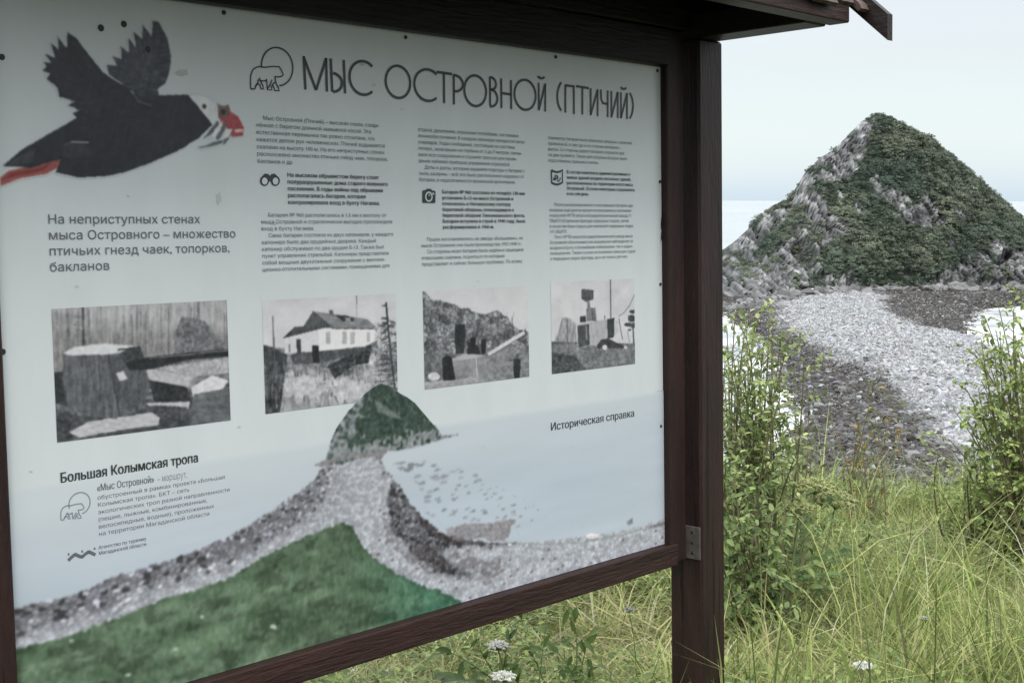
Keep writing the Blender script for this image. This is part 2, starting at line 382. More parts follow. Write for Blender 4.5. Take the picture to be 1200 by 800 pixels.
# scrub on the island: many leafy clumps in one object
def leaf_clumps(C, rad, nq, col, size, flat=.75):
    """C (n,3) centres, rad (n,), nq quads each, col (n,3)"""
    n = len(C)
    d = rng.normal(size=(n, nq, 3)); d[..., 2] = np.abs(d[..., 2]) * .9; d /= np.linalg.norm(d, axis=-1, keepdims=True)
    r = rad[:, None, None] * rng.uniform(.55, 1.05, (n, nq, 1))
    p = C[:, None, :] + d * r * np.array([1, 1, flat])
    a = rng.normal(size=(n, nq, 3)); b = np.cross(a, d + .6 * rng.normal(size=(n, nq, 3)))
    a = np.cross(b, d); a /= np.linalg.norm(a, axis=-1, keepdims=True) + 1e-9; b /= np.linalg.norm(b, axis=-1, keepdims=True) + 1e-9
    sz = (size * rad)[:, None, None] * rng.uniform(.6, 1.3, (n, nq, 1))
    V = np.stack([p - a * sz, p + b * sz * .7, p + a * sz, p - b * sz * .7], 2)
    c = col[:, None, :] * rng.uniform(.75, 1.3, (n, nq, 1))
    c = np.repeat(c[:, :, None, :], 4, 2)
    return V.reshape(-1, 3), np.arange(n * nq * 4).reshape(-1, 4), c.reshape(-1, 3)
ok = np.argwhere((rk < .45) & (is_ > .02) & (is_ < 1.12) & (ih > 1.4) & (ix < 160))
pick = ok[rng.choice(len(ok), 17000)]
C = np.stack([ix[pick[:, 0], pick[:, 1]], iy[pick[:, 0], pick[:, 1]], SEA + hh[pick[:, 0], pick[:, 1]] + .05], -1)
C[:, :2] += rng.uniform(-.25, .25, (len(C), 2))
gr = fbm(C[:, 0] * .09, C[:, 2] * .13, 4, 19)[:, None]
ccol = np.array([.062, .086, .066]) + (np.array([.150, .166, .118]) - np.array([.062, .086, .066])) * np.clip(gr * 2.0 - .6 + rng.normal(0, .16, gr.shape), 0, 1)  # scrub colour lightened in place of haze over the distance
ccol = ccol * (.55 + .6 * idw[pick[:, 0], pick[:, 1]] + .35 * idv[pick[:, 0], pick[:, 1]])[:, None]
V, Fc, cc = leaf_clumps(C, rng.uniform(.25, .75, len(C)) * (1 + .7 * (rng.random(len(C)) > .93)), 40, ccol, .185)
M_scrub = mk('scrub_mat', .8, .15, attr=True)
tag(mesh('island_scrub', V, Fc, M_scrub, None, cc), 'dark green low scrub covering the slopes of the rocky island', 'scrub', kind='stuff')

# beach stones: one mass of cobbles
def ico(sub=1):
    t = (1 + 5 ** .5) / 2
    v = [(-1, t, 0), (1, t, 0), (-1, -t, 0), (1, -t, 0), (0, -1, t), (0, 1, t), (0, -1, -t), (0, 1, -t), (t, 0, -1), (t, 0, 1), (-t, 0, -1), (-t, 0, 1)]
    f = [(0, 11, 5), (0, 5, 1), (0, 1, 7), (0, 7, 10), (0, 10, 11), (1, 5, 9), (5, 11, 4), (11, 10, 2), (10, 7, 6), (7, 1, 8), (3, 9, 4), (3, 4, 2), (3, 2, 6), (3, 6, 8), (3, 8, 9), (4, 9, 5), (2, 4, 11), (6, 2, 10), (8, 6, 7), (9, 8, 1)]
    v = [np.array(p) / np.linalg.norm(p) for p in v]
    for _ in range(sub):
        c = {}; g = []
        def mid(a, b):
            k = (min(a, b), max(a, b))
            if k not in c:
                m = v[a] + v[b]; v.append(m / np.linalg.norm(m)); c[k] = len(v) - 1
            return c[k]
        for a, b, d in f:
            x, y, z = mid(a, b), mid(b, d), mid(d, a); g += [(a, x, z), (b, y, x), (d, z, y), (x, y, z)]
        f = g
    return np.array(v), np.array(f)
I0, F0 = ico(0); I1, F1 = ico(1)
def stones(P, size, col, tmpl, faces, flat=.5):
    n = len(P); k = len(tmpl)
    a = rng.uniform(0, 6.28, n); ca, sa = np.cos(a), np.sin(a)
    T = tmpl[None] * (1 + rng.uniform(-.28, .28, (n, k, 1)))
    T = T * (size[:, None, None] * np.stack([rng.uniform(.7, 1.35, n), rng.uniform(.7, 1.1, n), rng.uniform(flat * .6, flat * 1.3, n)], -1)[:, None, :])
    X = T[..., 0] * ca[:, None] - T[..., 1] * sa[:, None]; Y = T[..., 0] * sa[:, None] + T[..., 1] * ca[:, None]
    Z = T[..., 2] + X * rng.normal(0, .2, (n, 1)) + Y * rng.normal(0, .2, (n, 1))
    V = np.stack([X, Y, Z], -1) + P[:, None, :]
    Fs = faces[None] + (np.arange(n) * k)[:, None, None]
    return V.reshape(-1, 3), Fs.reshape(-1, 3), np.repeat(col, k, 0)
Yc = rng.uniform(78, 285, 800000); Xc = rng.uniform(12, 112, 800000)
_, dd = spit_h(Xc, Yc); zc = land(Xc, Yc)
keep = (dd > -2.5) & (zc < SEA + 3.2) & (rng.random(len(Xc)) < np.clip(130 / Yc, .62, 1) * .66) & (Xc < Yc * .48 + 4)
Xc, Yc, zc, dd = Xc[keep], Yc[keep], zc[keep], dd[keep]
pc = np.clip(pale(Xc, Yc) + rng.normal(0, .16, len(Xc)), 0, 1)
pc = np.where(rng.random(len(pc)) < .15, pc * .3 + .80 * rng.random(len(pc)), pc)
scol = STONE_D + (STONE_L - STONE_D) * pc[:, None]
scol = scol * rng.uniform(.55, 1.4, (len(pc), 1)) * (1 + rng.normal(0, .03, (len(pc), 3)))
sz = rng.lognormal(-1.88, .42, len(Xc)) * np.clip(1.25 - Yc / 500, .8, 1.05)
V, Fs, cc = stones(np.stack([Xc, Yc, np.maximum(zc, SEA - .15) + sz * .22], -1), sz, scol, I0, F0, .72)
M_stone = mk('stone_mat', .75, .3, attr=True)
tag(mesh('beach_cobbles', V, Fs, M_stone, None, cc), 'grey and dark cobbles covering the spit that leads to the island', 'cobbles', kind='stuff')
print('cobbles', len(Xc))
# boulders round the foot of the island
bx = rng.uniform(43, 118, 900); by = np.interp(600 + F_PX * bx / 285., BASE[:, 0], bez(0, BASE[:, 1])) + rng.normal(-1, 3.2, 900)
bz = np.maximum(land(bx, by), SEA - .2) + .1
V, Fs, cc = stones(np.stack([bx, by, bz], -1), rng.lognormal(-.35, .45, 900), np.array([.13, .13, .13]) * rng.uniform(.4, 1.6, (900, 1)), I0, F0, .75)
tag(mesh('shore_boulders', V, Fs, M_stone, None, cc), 'jumbled grey boulders along the foot of the island', 'boulders', kind='stuff')
# the flat whitish slab lying where the spit meets the island
P = at(959, 341.5, 281)
V, Fs, cc = stones(np.array([[0, 0, 0.]]), np.array([1.0]), np.array([[.62, .62, .6]]), I1, F1, .5)
V = V / np.abs(V).max(0) * np.array([2.2, .8, .42])
o = mesh('pale_boulder', V, Fs, M_stone, None, cc); o.location = (P[0], P[1], float(land(P[0], P[1])) + .45)
tag(o, 'long flat whitish boulder where the cobble spit meets the island', 'boulder')

# ------------------------------------------------------------------ the information board
# board axes measured from the photo: u runs along the board to the right, v down, n out towards the reader; (0,0,0) = top right corner of the panel
BD = np.array([0.69140072, -0.06614329, 0.71943736]); BY = np.array([0.01669297, 0.99699705, 0.075619]); BN = np.array([-0.72227861, -0.04027348, 0.6904286])
CU, CV, CN = -2.652983, 0.424144, 2.021210
def uvp(px, py):
    x = (np.asarray(px, float) - 600) / F_PX; y = (np.asarray(py, float) - 400) / F_PX
    k = CN / (BN[0] * x + BN[1] * y + BN[2])
    return (x * BD[0] + y * BD[1] + BD[2]) * k + CU, (x * BY[0] + y * BY[1] + BY[2]) * k + CV
def pxuv(u, v):
    u = np.asarray(u, float) - CU; v = np.asarray(v, float) - CV
    z = u * BD[2] + v * BY[2] + CN * BN[2]
    return 600 + F_PX * (u * BD[0] + v * BY[0] + CN * BN[0]) / z, 400 + F_PX * (u * BD[1] + v * BY[1] + CN * BN[1]) / z
U0, VB = -.86, 1.92                                     # the Empty stands on the ground under the middle of the board
def L(u, v, n): return np.array([u - U0, -n, VB - v])
org = np.array([0, 0, EYE]) + cam2world((U0 - CU) * BD + (VB - CV) * BY + CN * BN)
board = empty('information_board', org, 'dark brown roofed wooden information board with a large printed white panel', 'information board')
board.matrix_world = w_mat(cam2world(BD), cam2world(BN), cam2world(-BY), org)
PANEL_W, PANEL_H = 1.7165, 1.2
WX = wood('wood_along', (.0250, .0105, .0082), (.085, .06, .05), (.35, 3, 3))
WZ = wood('wood_upright', (.0210, .0100, .0080), (.085, .06, .05), (3, 3, .35))
WY = wood('wood_deep', (.014, .0085, .007), (.06, .045, .04), (3, .35, 3))
WD = wood('wood_roof_shade', (.0085, .0062, .0062), (.028, .022, .022), (.35, 3, 3))  # near-black base colour paints in the shade under the roof
WR = wood('roof_board', (.075, .050, .043), (.22, .18, .165), (3, .4, .4))
M_iron = mk('iron', .5, .5, (.085, .075, .068), vary=(40, .4), bump=(90, .3, .001))
M_black = mk('screw_black', .5, .4, (.02, .02, .02))
def bbox(mb, u, v, n, bev=.003): mb.box(L(u[0], v[0], n[0]), L(u[1], v[1], n[1]), bev)
def beam(name, u, v, n, mat, parent=board, bev=.003):
    m = MB(); bbox(m, u, v, n, bev); return m.build(name, mat, parent)
for u in ((.088, .192), (-1.911, -1.807)):
    p = beam('post', u, (-.072, VB + .35), (-.050, .0525), WZ, bev=.006)
p_r = [o for o in board.children if o.name.startswith('post')][0]
beam('frame_stile', (.0005, .067), (-.09, 1.2475), (-.035, .020), WZ)
beam('frame_stile', (-1.786, -1.7165), (-.09, 1.256), (-.035, .020), WZ)
beam('bottom_rail', (-1.7160, .030), (1.198, 1.2545), (-.032, .0225), WX)
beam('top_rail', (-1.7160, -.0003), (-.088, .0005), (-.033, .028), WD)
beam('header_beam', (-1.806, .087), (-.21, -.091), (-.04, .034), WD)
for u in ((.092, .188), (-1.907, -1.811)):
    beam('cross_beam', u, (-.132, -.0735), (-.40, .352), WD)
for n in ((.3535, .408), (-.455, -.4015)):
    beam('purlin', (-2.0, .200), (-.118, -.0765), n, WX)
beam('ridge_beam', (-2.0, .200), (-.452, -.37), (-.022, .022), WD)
for u in ((.13, .165), (-.42, -.385), (-.97, -.935), (-1.52, -1.485)):
    for sg in (1, -1):
        m = MB(); a = [(0.03, .0), (.35, .0)]
        lo = lambda n: -.112 - (.41 - abs(n)) * .9 + .004
        q = [(-sg * .026, VB - lo(.026) - .0), (-sg * .348, VB - lo(.348)), (-sg * .348, VB - lo(.348) - .04), (-sg * .026, VB - lo(.026) - .07)]
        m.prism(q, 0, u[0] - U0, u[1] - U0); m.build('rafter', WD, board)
for sg in (1, -1):                                      # roof boards running down each slope
    m = MB(); uu = -2.05
    while uu < .25:
        w = random.uniform(.085, .105); e = min(uu + w, .254); ext = random.uniform(-.006, .010)
        lift = random.uniform(0, .003)
        def sp(n, up): return (-sg * n, VB - (-.112 - (.41 - n) * .9) + up)
        n1 = .412 + ext
        m.prism([sp(.0, lift), sp(n1, lift), sp(n1 + .008, lift + .013), sp(n1 + .002, lift + .021), sp(.0, lift + .022)], 0, uu + .002 - U0, e - .002 - U0)
        uu += w
    m.build('roof_slope', WR, board)
for u in ((.2565, .281), (-2.078, -2.0535)):
    m = MB()
    lo = lambda n: -.034 - (.475 - n) * .9
    hi = lambda n: -.100 - (.470 - n) * .9
    pts = [(.475, lo(.475)), (.475, hi(.475)), (0, hi(0)), (-.475, hi(.475)), (-.475, lo(.475)), (0, lo(0))]
    m.prism([(-n, VB - v) for n, v in pts], 0, u[0] - U0, u[1] - U0); m.build('barge_board', WY, board)
for u in ((.150, .1695), (-1.888, -1.8685)):              # boarded gable between post top and roof
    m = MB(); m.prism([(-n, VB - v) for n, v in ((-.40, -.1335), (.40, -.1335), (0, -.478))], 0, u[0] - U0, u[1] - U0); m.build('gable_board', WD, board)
m = MB(); bbox(m, (-2.05, .254), (-.512, -.494), (-.05, .05), .004); m.build('ridge_cap', WX, board)
m = MB(); bbox(m, (.0835, .0872), (1.163, 1.248), (.002, .050), .0008); bbox(m, (.0675, .0835), (1.163, 1.248), (-.003, .0018), .0008)
br = m.build('angle_bracket', M_iron, board)
def disk(mb, u, v, n0, n1, r, k=14, ax='n'):
    ring = lambda t, rr: [L(u + rr * math.cos(a), v + rr * math.sin(a), t) if ax == 'n' else L(t, v + rr * math.sin(a), u + rr * math.cos(a)) for a in [2 * math.pi * i / k for i in range(k)]]
    V = ring(n0, r) + ring(n1, r * .8); mb.add(V, [list(range(k, 2 * k))] + [[i, (i + 1) % k, k + (i + 1) % k, k + i] for i in range(k)])
for i, v in enumerate((1.178, 1.205, 1.232)):
    m = MB(); disk(m, .026, v, .0835, .0822, .0042, ax='u'); m.build('screw', M_black, br)

# ---- the printed panel
ALB = lin((198, 210, 212)); PANEL_C = np.array([.52, .562, .567])
def prt(c): return lin(c) / ALB * PANEL_C               # print colour from the photographed tone of the print
M_panel = mk('panel_print', .32, .4, tuple(PANEL_C), vary=(5, .05, (1.6, 1, .5)))
M_print = mk('print', .34, .4, attr=True)
M_ink = mk('ink_dark', .4, .4, (.030, .036, .038))
M_ink2 = mk('ink_grey', .4, .4, (.11, .122, .128))
M_line = mk('ink_line', .4, .4, (.20, .23, .25))
m = MB(); m.box(L(-PANEL_W + .0004, .0012, -.0045), L(-.0001, 1.1975, 0), .0006)
panel = m.build('panel', M_panel, board)

class Paint:
    """colour raster on the panel: every sample knows where it lies in the photograph"""
    def __init__(s, u0, v0, u1, v1, res, bg):
        nu = max(3, int(abs(u1 - u0) / res)); nv = max(3, int(abs(v1 - v0) / res))
        s.u, s.v = np.meshgrid(np.linspace(u0, u1, nu), np.linspace(v0, v1, nv)); s.x, s.y = pxuv(s.u, s.v)
        s.c = np.empty(s.u.shape + (3,)); s.c[:] = bg; s.m = np.ones(s.u.shape, bool)
    def poly(s, pts, col, noise=0, sc=(.3, .3), seed=0, wob=0, al=1, o=4):
        x, y = s.x, s.y
        if wob:
            x = x + wob * (fbm(s.x * .12, s.y * .12, 3, 201) - .5) * 2; y = y + wob * (fbm(s.x * .12, s.y * .12, 3, 202) - .5) * 2
        k = inpoly(x, y, pts); s.fill(k, col, noise, sc, seed, al, o); return k
    def fill(s, k, col, noise=0, sc=(.3, .3), seed=0, al=1, o=4):
        if not k.any(): return
        c = np.asarray(col, float)
        if c.ndim == 0: c = np.full(3, float(c)) + np.array([-5, 0, 3.])
        c = np.broadcast_to(c, (k.sum(), 3)).copy()
        if noise:
            c += noise * 2.4 * (fbm(s.x[k] * sc[0], s.y[k] * sc[1], o, seed) - .5)[:, None]
        s.c[k] = s.c[k] * (1 - al) + np.clip(c, 8, 235) * al
    def line(s, pts, w, col, al=1):
        for (x0, y0), (x1, y1) in zip(pts[:-1], pts[1:]):
            dx, dy = x1 - x0, y1 - y0; t = np.clip(((s.x - x0) * dx + (s.y - y0) * dy) / (dx * dx + dy * dy + 1e-9), 0, 1)
            s.fill(np.hypot(s.x - x0 - t * dx, s.y - y0 - t * dy) < w / 2, col, al=al)
    def ell(s, cx, cy, rx, ry, col, noise=0, sc=(.3, .3), seed=0, wob=0, al=1):
        r = np.hypot((s.x - cx) / rx, (s.y - cy) / ry)
        if wob: r = r + wob * (fbm(s.x * .3, s.y * .3, 3, seed + 5) - .5)
        s.fill(r < 1, col, noise, sc, seed, al)
    def blur(s, n=1):
        for _ in range(n):
            p = np.pad(s.c, ((1, 1), (1, 1), (0, 0)), 'edge')
            s.c = (p[1:-1, 1:-1] * 4 + (p[:-2, 1:-1] + p[2:, 1:-1] + p[1:-1, :-2] + p[1:-1, 2:]) * 2 + p[:-2, :-2] + p[2:, 2:] + p[:-2, 2:] + p[2:, :-2]) / 16
    def age(s, seed):
        g = 34 * (fbm(s.x * .11, s.y * .11, 4, seed) - .5) + 46 * (fbm(s.x * .55, s.y * .55, 3, seed + 9) - .5)
        s.c = np.clip(s.c + (g * np.clip((230 - s.c[..., 1]) / 110, .25, 1))[..., None], 26, 222); s.blur(2)
    def build(s, name, n, parent, label=None):
        f = grid_faces(*s.u.shape)[:, ::-1]; f = f[s.m.ravel()[f].all(1)]
        used = np.unique(f); mp_ = np.full(s.u.size, -1); mp_[used] = np.arange(len(used))
        V = np.stack([s.u - U0, np.full(s.u.shape, -n), VB - s.v], -1).reshape(-1, 3)[used]
        o = mesh(name, V, mp_[f], M_print, parent, prt(s.c.reshape(-1, 3)[used]))
        if label: o['label'] = label
        return o
def rect_px(tl, br):
    a, b = uvp(*tl), uvp(*br); return a[0], a[1], b[0], b[1]

# photo 1: the gun turret
Z = lambda *p: zp(p, 40, 330, 2.354)
P = Paint(*rect_px((60, 362), (270, 492)), .0013, (150, 155, 158)); x, y = P.x, P.y
P.c[:] = (168 + 62 * sstep(.3, .7, 1 - fbm(x * .02, y * .05, 2, 3))[..., None] * (y < 390)[..., None])
P.fill(np.ones(x.shape, bool), 150, 42, (.45, .06), 5, .75); P.c += ((118 - P.c) * .5 + 55 * 2.4 * (fbm(x * .5, y * .12, 4, 6) - .5)[..., None] * .5) * sstep(372, 402, y + 14 * (fbm(x * .2, y * .1, 3, 2) - .5))[..., None]
for i in range(26):
    X0 = 62 + random.random() * 205; P.line([(X0, 352 + random.random() * 18), (X0 + random.uniform(-2, 2), 415)], random.choice((.8, 1.1)), 92, .7)
P.line([(97, 358), (97.5, 408)], 2.2, 62)
for i in range(12): P.line([(97, 366 + i * 3), (97 + random.uniform(-12, 12), 364 + i * 3.2)], .8, 85, .8)
P.poly(Z((390, 135), (408, 96), (470, 108), (505, 150), (545, 190), (545, 300), (380, 240)), 112, 44, (.35, .35), 7, 1.5)
P.poly(Z((55, 330), (545, 280), (545, 400), (50, 450)), 92, 50, (.25, .35), 8)
P.poly(Z((300, 235), (440, 262), (420, 292), (310, 275)), 178, 25); P.poly(Z((432, 292), (490, 258), (535, 272), (520, 296), (440, 330)), 205, 20)
P.poly(Z((315, 270), (420, 290), (436, 335), (330, 330)), 48, 20); P.poly(Z((305, 335), (430, 330), (425, 350), (330, 348)), 185, 25)
P.poly(Z((440, 310), (540, 292), (545, 385), (430, 395)), 100, 22, (.12, .4), 9); P.poly(Z((50, 250), (85, 248), (95, 345), (55, 335)), 58, 18)
P.poly(Z((60, 360), (150, 372), (230, 378), (330, 340), (420, 345), (430, 395), (60, 440)), 72, 34, (.3, .4), 10)
P.poly(Z((95, 415), (150, 385), (325, 360), (346, 375), (342, 395), (200, 415), (125, 430)), 182, 26, (.2, .5), 11)
P.poly(Z((80, 198), (215, 198), (300, 212), (322, 290), (300, 332), (225, 378), (150, 372), (92, 345), (78, 270)), 96, 30, (.55, .06), 12)
P.poly(Z((205, 205), (300, 214), (322, 290), (300, 332), (232, 374)), 82, 26, (.5, .06), 13, al=.8)
P.line(Z((205, 200), (236, 372)), 1.6, 62); P.line(Z((130, 205), (138, 360)), 1, 72); P.line(Z((175, 200), (186, 365)), .8, 74)
P.poly(Z((80, 196), (110, 180), (190, 170), (288, 178), (262, 186), (215, 200), (95, 203)), 206, 14)
P.poly(Z((232, 200), (262, 182), (292, 180), (306, 214), (300, 240), (262, 244)), 66, 24); P.line(Z((232, 188), (290, 180)), 2, 50)
P.poly(Z((340, 238), (545, 206), (545, 250), (440, 262)), 168, 40, (.4, .4), 14)
P.poly(Z((252, 222), (320, 207), (420, 196), (545, 184), (545, 205), (420, 216), (330, 240), (262, 245)), 40, 12); P.line(Z((320, 211), (545, 188)), 1.6, 112)
P.poly(Z((224, 252), (246, 246), (257, 268), (236, 274)), 196)
P.age(400); P.build('photo_print', .0008, panel, 'black and white print of a gun turret with a long barrel')

# photo 2: the white house
Z = lambda *p: zp(p, 290, 320, 3.4286)
P = Paint(*rect_px((306.8, 352), (466, 465)), .0013, (204, 208, 210)); x, y = P.x, P.y
P.fill(np.ones(x.shape, bool), 204, 12, (.03, .06), 3)
zx = (x - 290) * 3.4286; zy = (y - 320) * 3.4286
P.fill(zy > 300, 140, 75, (.12, .16), 21); P.fill(zy > 390 + 30 * fbm(x * .1, y * 0, 2, 4), 168, 60, (.16, .14), 24, .7)
P.poly(Z((55, 285), (110, 300), (160, 330), (150, 400), (130, 560), (60, 575)), 66, 44, (.3, .2), 22)
for i in range(150):
    X0 = random.uniform(60, 590); P.line(Z((X0, (Y0 := random.uniform(395, 575))), (X0 + random.uniform(-16, 16), Y0 - random.uniform(25, 70))), random.choice((.7, .9, 1.3)), random.choice((50, 70, 90, 120, 215)), .65)
P.ell(*Z((235, 455))[0], 26, 13, 196, 45, (.2, .2), 25, 1.1, .7); P.ell(*Z((405, 470))[0], 22, 14, 200, 45, (.2, .2), 26, 1.1, .7); P.ell(*Z((520, 400))[0], 15, 22, 188, 55, (.2, .2), 27, 1.2, .7)
P.poly(Z((180, 362), (300, 358), (420, 300), (520, 262), (525, 300), (420, 400), (330, 392), (240, 378)), 120, 75, (.4, .4), 23)
P.poly(Z((320, 372), (400, 330), (500, 285), (485, 360), (420, 372), (350, 425)), 58, 55, (.45, .4), 28)
P.poly(Z((148, 262), (285, 224), (515, 226), (520, 268), (470, 294), (290, 312), (150, 322)), 222, 8)
P.poly(Z((148, 262), (285, 224), (288, 312), (150, 322)), 205, 8)
P.poly(Z((172, 326), (285, 312), (470, 295), (452, 318), (372, 340), (300, 360), (182, 366)), 82, 26, (.5, .2), 31)
P.poly(Z((258, 291), (284, 290), (288, 360), (262, 361)), 34); P.poly(Z((195, 266), (212, 264), (216, 328), (199, 328)), 66); P.poly(Z((163, 285), (170, 284), (172, 318), (164, 318)), 120)
for a in ((314, 236, 332, 284), (380, 234, 398, 284), (412, 236, 430, 284), (478, 236, 491, 276)): P.poly(Z((a[0], a[1]), (a[2], a[1]), (a[2], a[3]), (a[0], a[3])), 172, 10)
P.poly(Z((140, 262), (190, 214), (238, 214), (330, 214), (236, 238)), 68, 18); P.poly(Z((222, 216), (262, 155), (342, 220)), 78, 22, (.7, .1), 32)
P.poly(Z((262, 153), (480, 184), (514, 214), (512, 222), (342, 222)), 128, 22, (.15, .5), 33); P.line(Z((262, 154), (342, 221)), 1.2, 60); P.line(Z((342, 222), (512, 223)), 1.2, 70)
P.poly(Z((352, 168), (400, 170), (428, 182), (424, 195), (382, 193)), 52); P.poly(Z((392, 178), (414, 178), (412, 194), (394, 193)), 150); P.poly(Z((326, 150), (342, 148), (344, 164), (326, 163)), 90)
P.line(Z((437, 90), (438, 168)), 1, 120); P.line(Z((100, 175), (106, 300), (112, 440)), 1.6, 96)
P.line(Z((556, 120), (566, 240), (592, 470)), 2.2, 58)
for i in range(46):
    f_ = random.random(); bx_, by_ = 556 + 36 * f_, 120 + 350 * f_; L_ = (18 + 70 * f_) * random.uniform(.4, 1.1); sg = random.choice((-1, -1, 1)); dy_ = random.uniform(-14, 22)
    P.line(Z((bx_, by_), (bx_ + sg * L_ * .5, by_ + dy_ * .3), (bx_ + sg * L_, by_ + dy_)), random.choice((.7, .9, 1.2)), random.choice((52, 70, 84)), .85)
    P.ell(*Z((bx_ + sg * L_ * .6, by_ + dy_ * .5))[0], random.uniform(1.5, 4), random.uniform(.8, 1.8), 72, 40, (.8, .8), 60 + i, .8, .7)
P.fill((zx > 510) & (zy > 200) & (fbm(x * .7, y * .7, 3, 36) > .58), 75, al=.7)
P.age(420); P.build('photo_print', .0008, panel, 'black and white print of a white house with a gabled roof')

# photo 3: men at a coastal gun
P = Paint(*rect_px((495, 341), (620, 441)), .0013, (204, 209, 211)); x, y = P.x, P.y
P.fill(np.ones(x.shape, bool), 205, 6, (.05, .05), 3)
trees3 = P.poly(Z((690, 50), (706, 70), (745, 105), (800, 118), (850, 138), (900, 150), (960, 160), (1010, 146), (1040, 178), (1070, 212), (1105, 232), (1135, 238), (1140, 480), (690, 480)), 124, 60, (.4, .4), 41, 3.2)
for i in range(60):
    X0 = random.uniform(700, 1125); Y0 = random.uniform(180, 330); P.line(Z((X0, Y0), (X0 + random.uniform(-10, 10), Y0 - 30)), .9, random.choice((55, 130, 60)), .6)
w1_, w2_, w3_ = worley(x * .13 + .8 * fbm(x * .1, y * .1, 2, 5), y * .11, 49)
P.c[trees3] = (P.c * (.70 + .60 * w3_ - .35 * np.clip(w1_ - .3, 0, 1))[..., None])[trees3]
P.fill((fbm(x * .5, y * .5, 4, 43) > .6) & trees3, 48, al=.5); P.fill((fbm(x * .6 + 9, y * .6, 4, 44) > .66) & trees3, 165, al=.5)
P.poly(Z((690, 330), (1140, 300), (1140, 430), (690, 450)), 105, 48, (.4, .4), 44, al=.7)
P.poly(Z((960, 330), (1060, 300), (1135, 320), (1135, 420), (960, 440)), 128, 36, (.3, .4), 45)
P.poly(Z((963, 320), (1108, 231), (1117, 243), (970, 337)), 206, 14); P.line(Z((968, 336), (1117, 245)), .9, 90)
P.poly(Z((700, 440), (905, 413), (965, 436), (1140, 412), (1140, 470), (700, 480)), 158, 26, (.2, .5), 46)
P.poly(Z((780, 345), (800, 328), (832, 345), (838, 428), (786, 432)), 40, 18); P.ell(*Z((748, 415))[0], 7, 5, 205, 30, seed=47)
P.poly(Z((820, 344), (958, 330), (962, 432), (900, 416), (836, 428)), 138, 24, (.25, .12), 48); P.poly(Z((818, 345), (868, 322), (956, 330), (900, 345), (828, 352)), 172, 12); P.line(Z((918, 346), (922, 420)), 1.6, 178)
def man(px_, py_, h, c=44):
    P.poly(Z((px_ - .13 * h, py_ - .78 * h), (px_ + .13 * h, py_ - .78 * h), (px_ + .14 * h, py_ - .40 * h), (px_ + .10 * h, py_), (px_ - .11 * h, py_), (px_ - .15 * h, py_ - .4 * h)), c, 10)
    P.ell(*Z((px_, py_ - .88 * h))[0], .07 * h / 3.43, .09 * h / 3.43, 85)
man(853, 322, 150); man(905, 322, 82, 38); man(948, 322, 72, 38); P.poly(Z((885, 275), (925, 290), (935, 325), (880, 325)), 40, 14)
man(1082, 422, 100, 42); P.line(Z((1075, 345), (1052, 352)), 1.6, 60)
P.age(440); P.build('photo_print', .0008, panel, 'black and white print of men standing by a coastal gun')

# photo 4: the radar van
Z = lambda *p: zp(p, 635, 320, 6.4)
P = Paint(*rect_px((645, 331), (744, 426)), .0013, (205, 211, 213)); x, y = P.x, P.y
P.fill(np.ones(x.shape, bool), 203, 12, (.06, .05), 3)
P.line(Z((512, 40), (516, 340)), 1.4, 82); P.line(Z((575, 322), (610, 300), (655, 245), (698, 150)), .9, 120); P.line(Z((470, 320), (470, 345)), 1, 80)
P.line(Z((576, 340), (590, 430), (604, 500)), 1, 95); P.line(Z((640, 430), (655, 520)), .8, 130)
P.poly(Z((92, 515), (150, 336), (188, 332), (214, 342), (252, 382), (262, 535), (108, 535)), 158, 42, (1.2, .15), 51); P.line(Z((190, 345), (186, 520)), 1.2, 95); P.line(Z((150, 345), (118, 500)), 1, 110)
P.poly(Z((55, 512), (700, 528), (700, 700), (50, 770)), 112, 40, (.5, .45), 52); P.poly(Z((50, 590), (240, 620), (330, 720), (50, 770)), 76, 46, (.55, .5), 53, 1)
P.line(Z((60, 520), (150, 528)), 1.2, 80); P.line(Z((82, 520), (80, 620)), 1, 80)
P.poly(Z((336, 212), (356, 212), (364, 262), (336, 262)), 128, 20); P.poly(Z((330, 266), (398, 258), (410, 358), (335, 362)), 118, 26, (.6, .3), 54); P.line(Z((372, 262), (382, 356)), 1, 80)
P.poly(Z((296, 118), (386, 127), (384, 196), (330, 217), (294, 192)), 82, 20, (.5, .2), 55); P.poly(Z((284, 326), (326, 318), (331, 366), (285, 372)), 58, 16)
P.poly(Z((262, 386), (490, 346), (492, 492), (430, 520), (415, 542), (265, 545)), 170, 14, (.4, .1), 56)
P.poly(Z((264, 396), (352, 380), (357, 540), (272, 552)), 72, 24, (.7, .1), 57); P.poly(Z((326, 392), (334, 390), (340, 500), (330, 500)), 140); P.poly(Z((488, 346), (542, 336), (540, 480), (492, 492)), 52, 14)
P.poly(Z((540, 350), (570, 360), (572, 450), (540, 470)), 185, 12); P.poly(Z((410, 545), (440, 500), (500, 488), (545, 515), (612, 545), (610, 560), (420, 566)), 56, 18)
P.ell(*Z((470, 556))[0], 2.9, 3.0, 205); P.ell(*Z((268, 570))[0], 2, 2.4, 150); P.ell(*Z((626, 556))[0], 1.6, 1.8, 205)
P.line(Z((680, 380), (688, 530)), 1.5, 70)
for cx, cy, rx, ry in ((680, 288, 24, 14), (672, 340, 30, 26), (648, 386, 30, 16), (686, 392, 22, 20), (655, 425, 14, 8)): P.ell(*Z((cx, cy))[0], rx / 6.4, ry / 6.4, 62, 22, (.8, .8), 58, .5)
P.age(460); P.build('photo_print', .0008, panel, 'black and white print of a radar van with a square antenna')

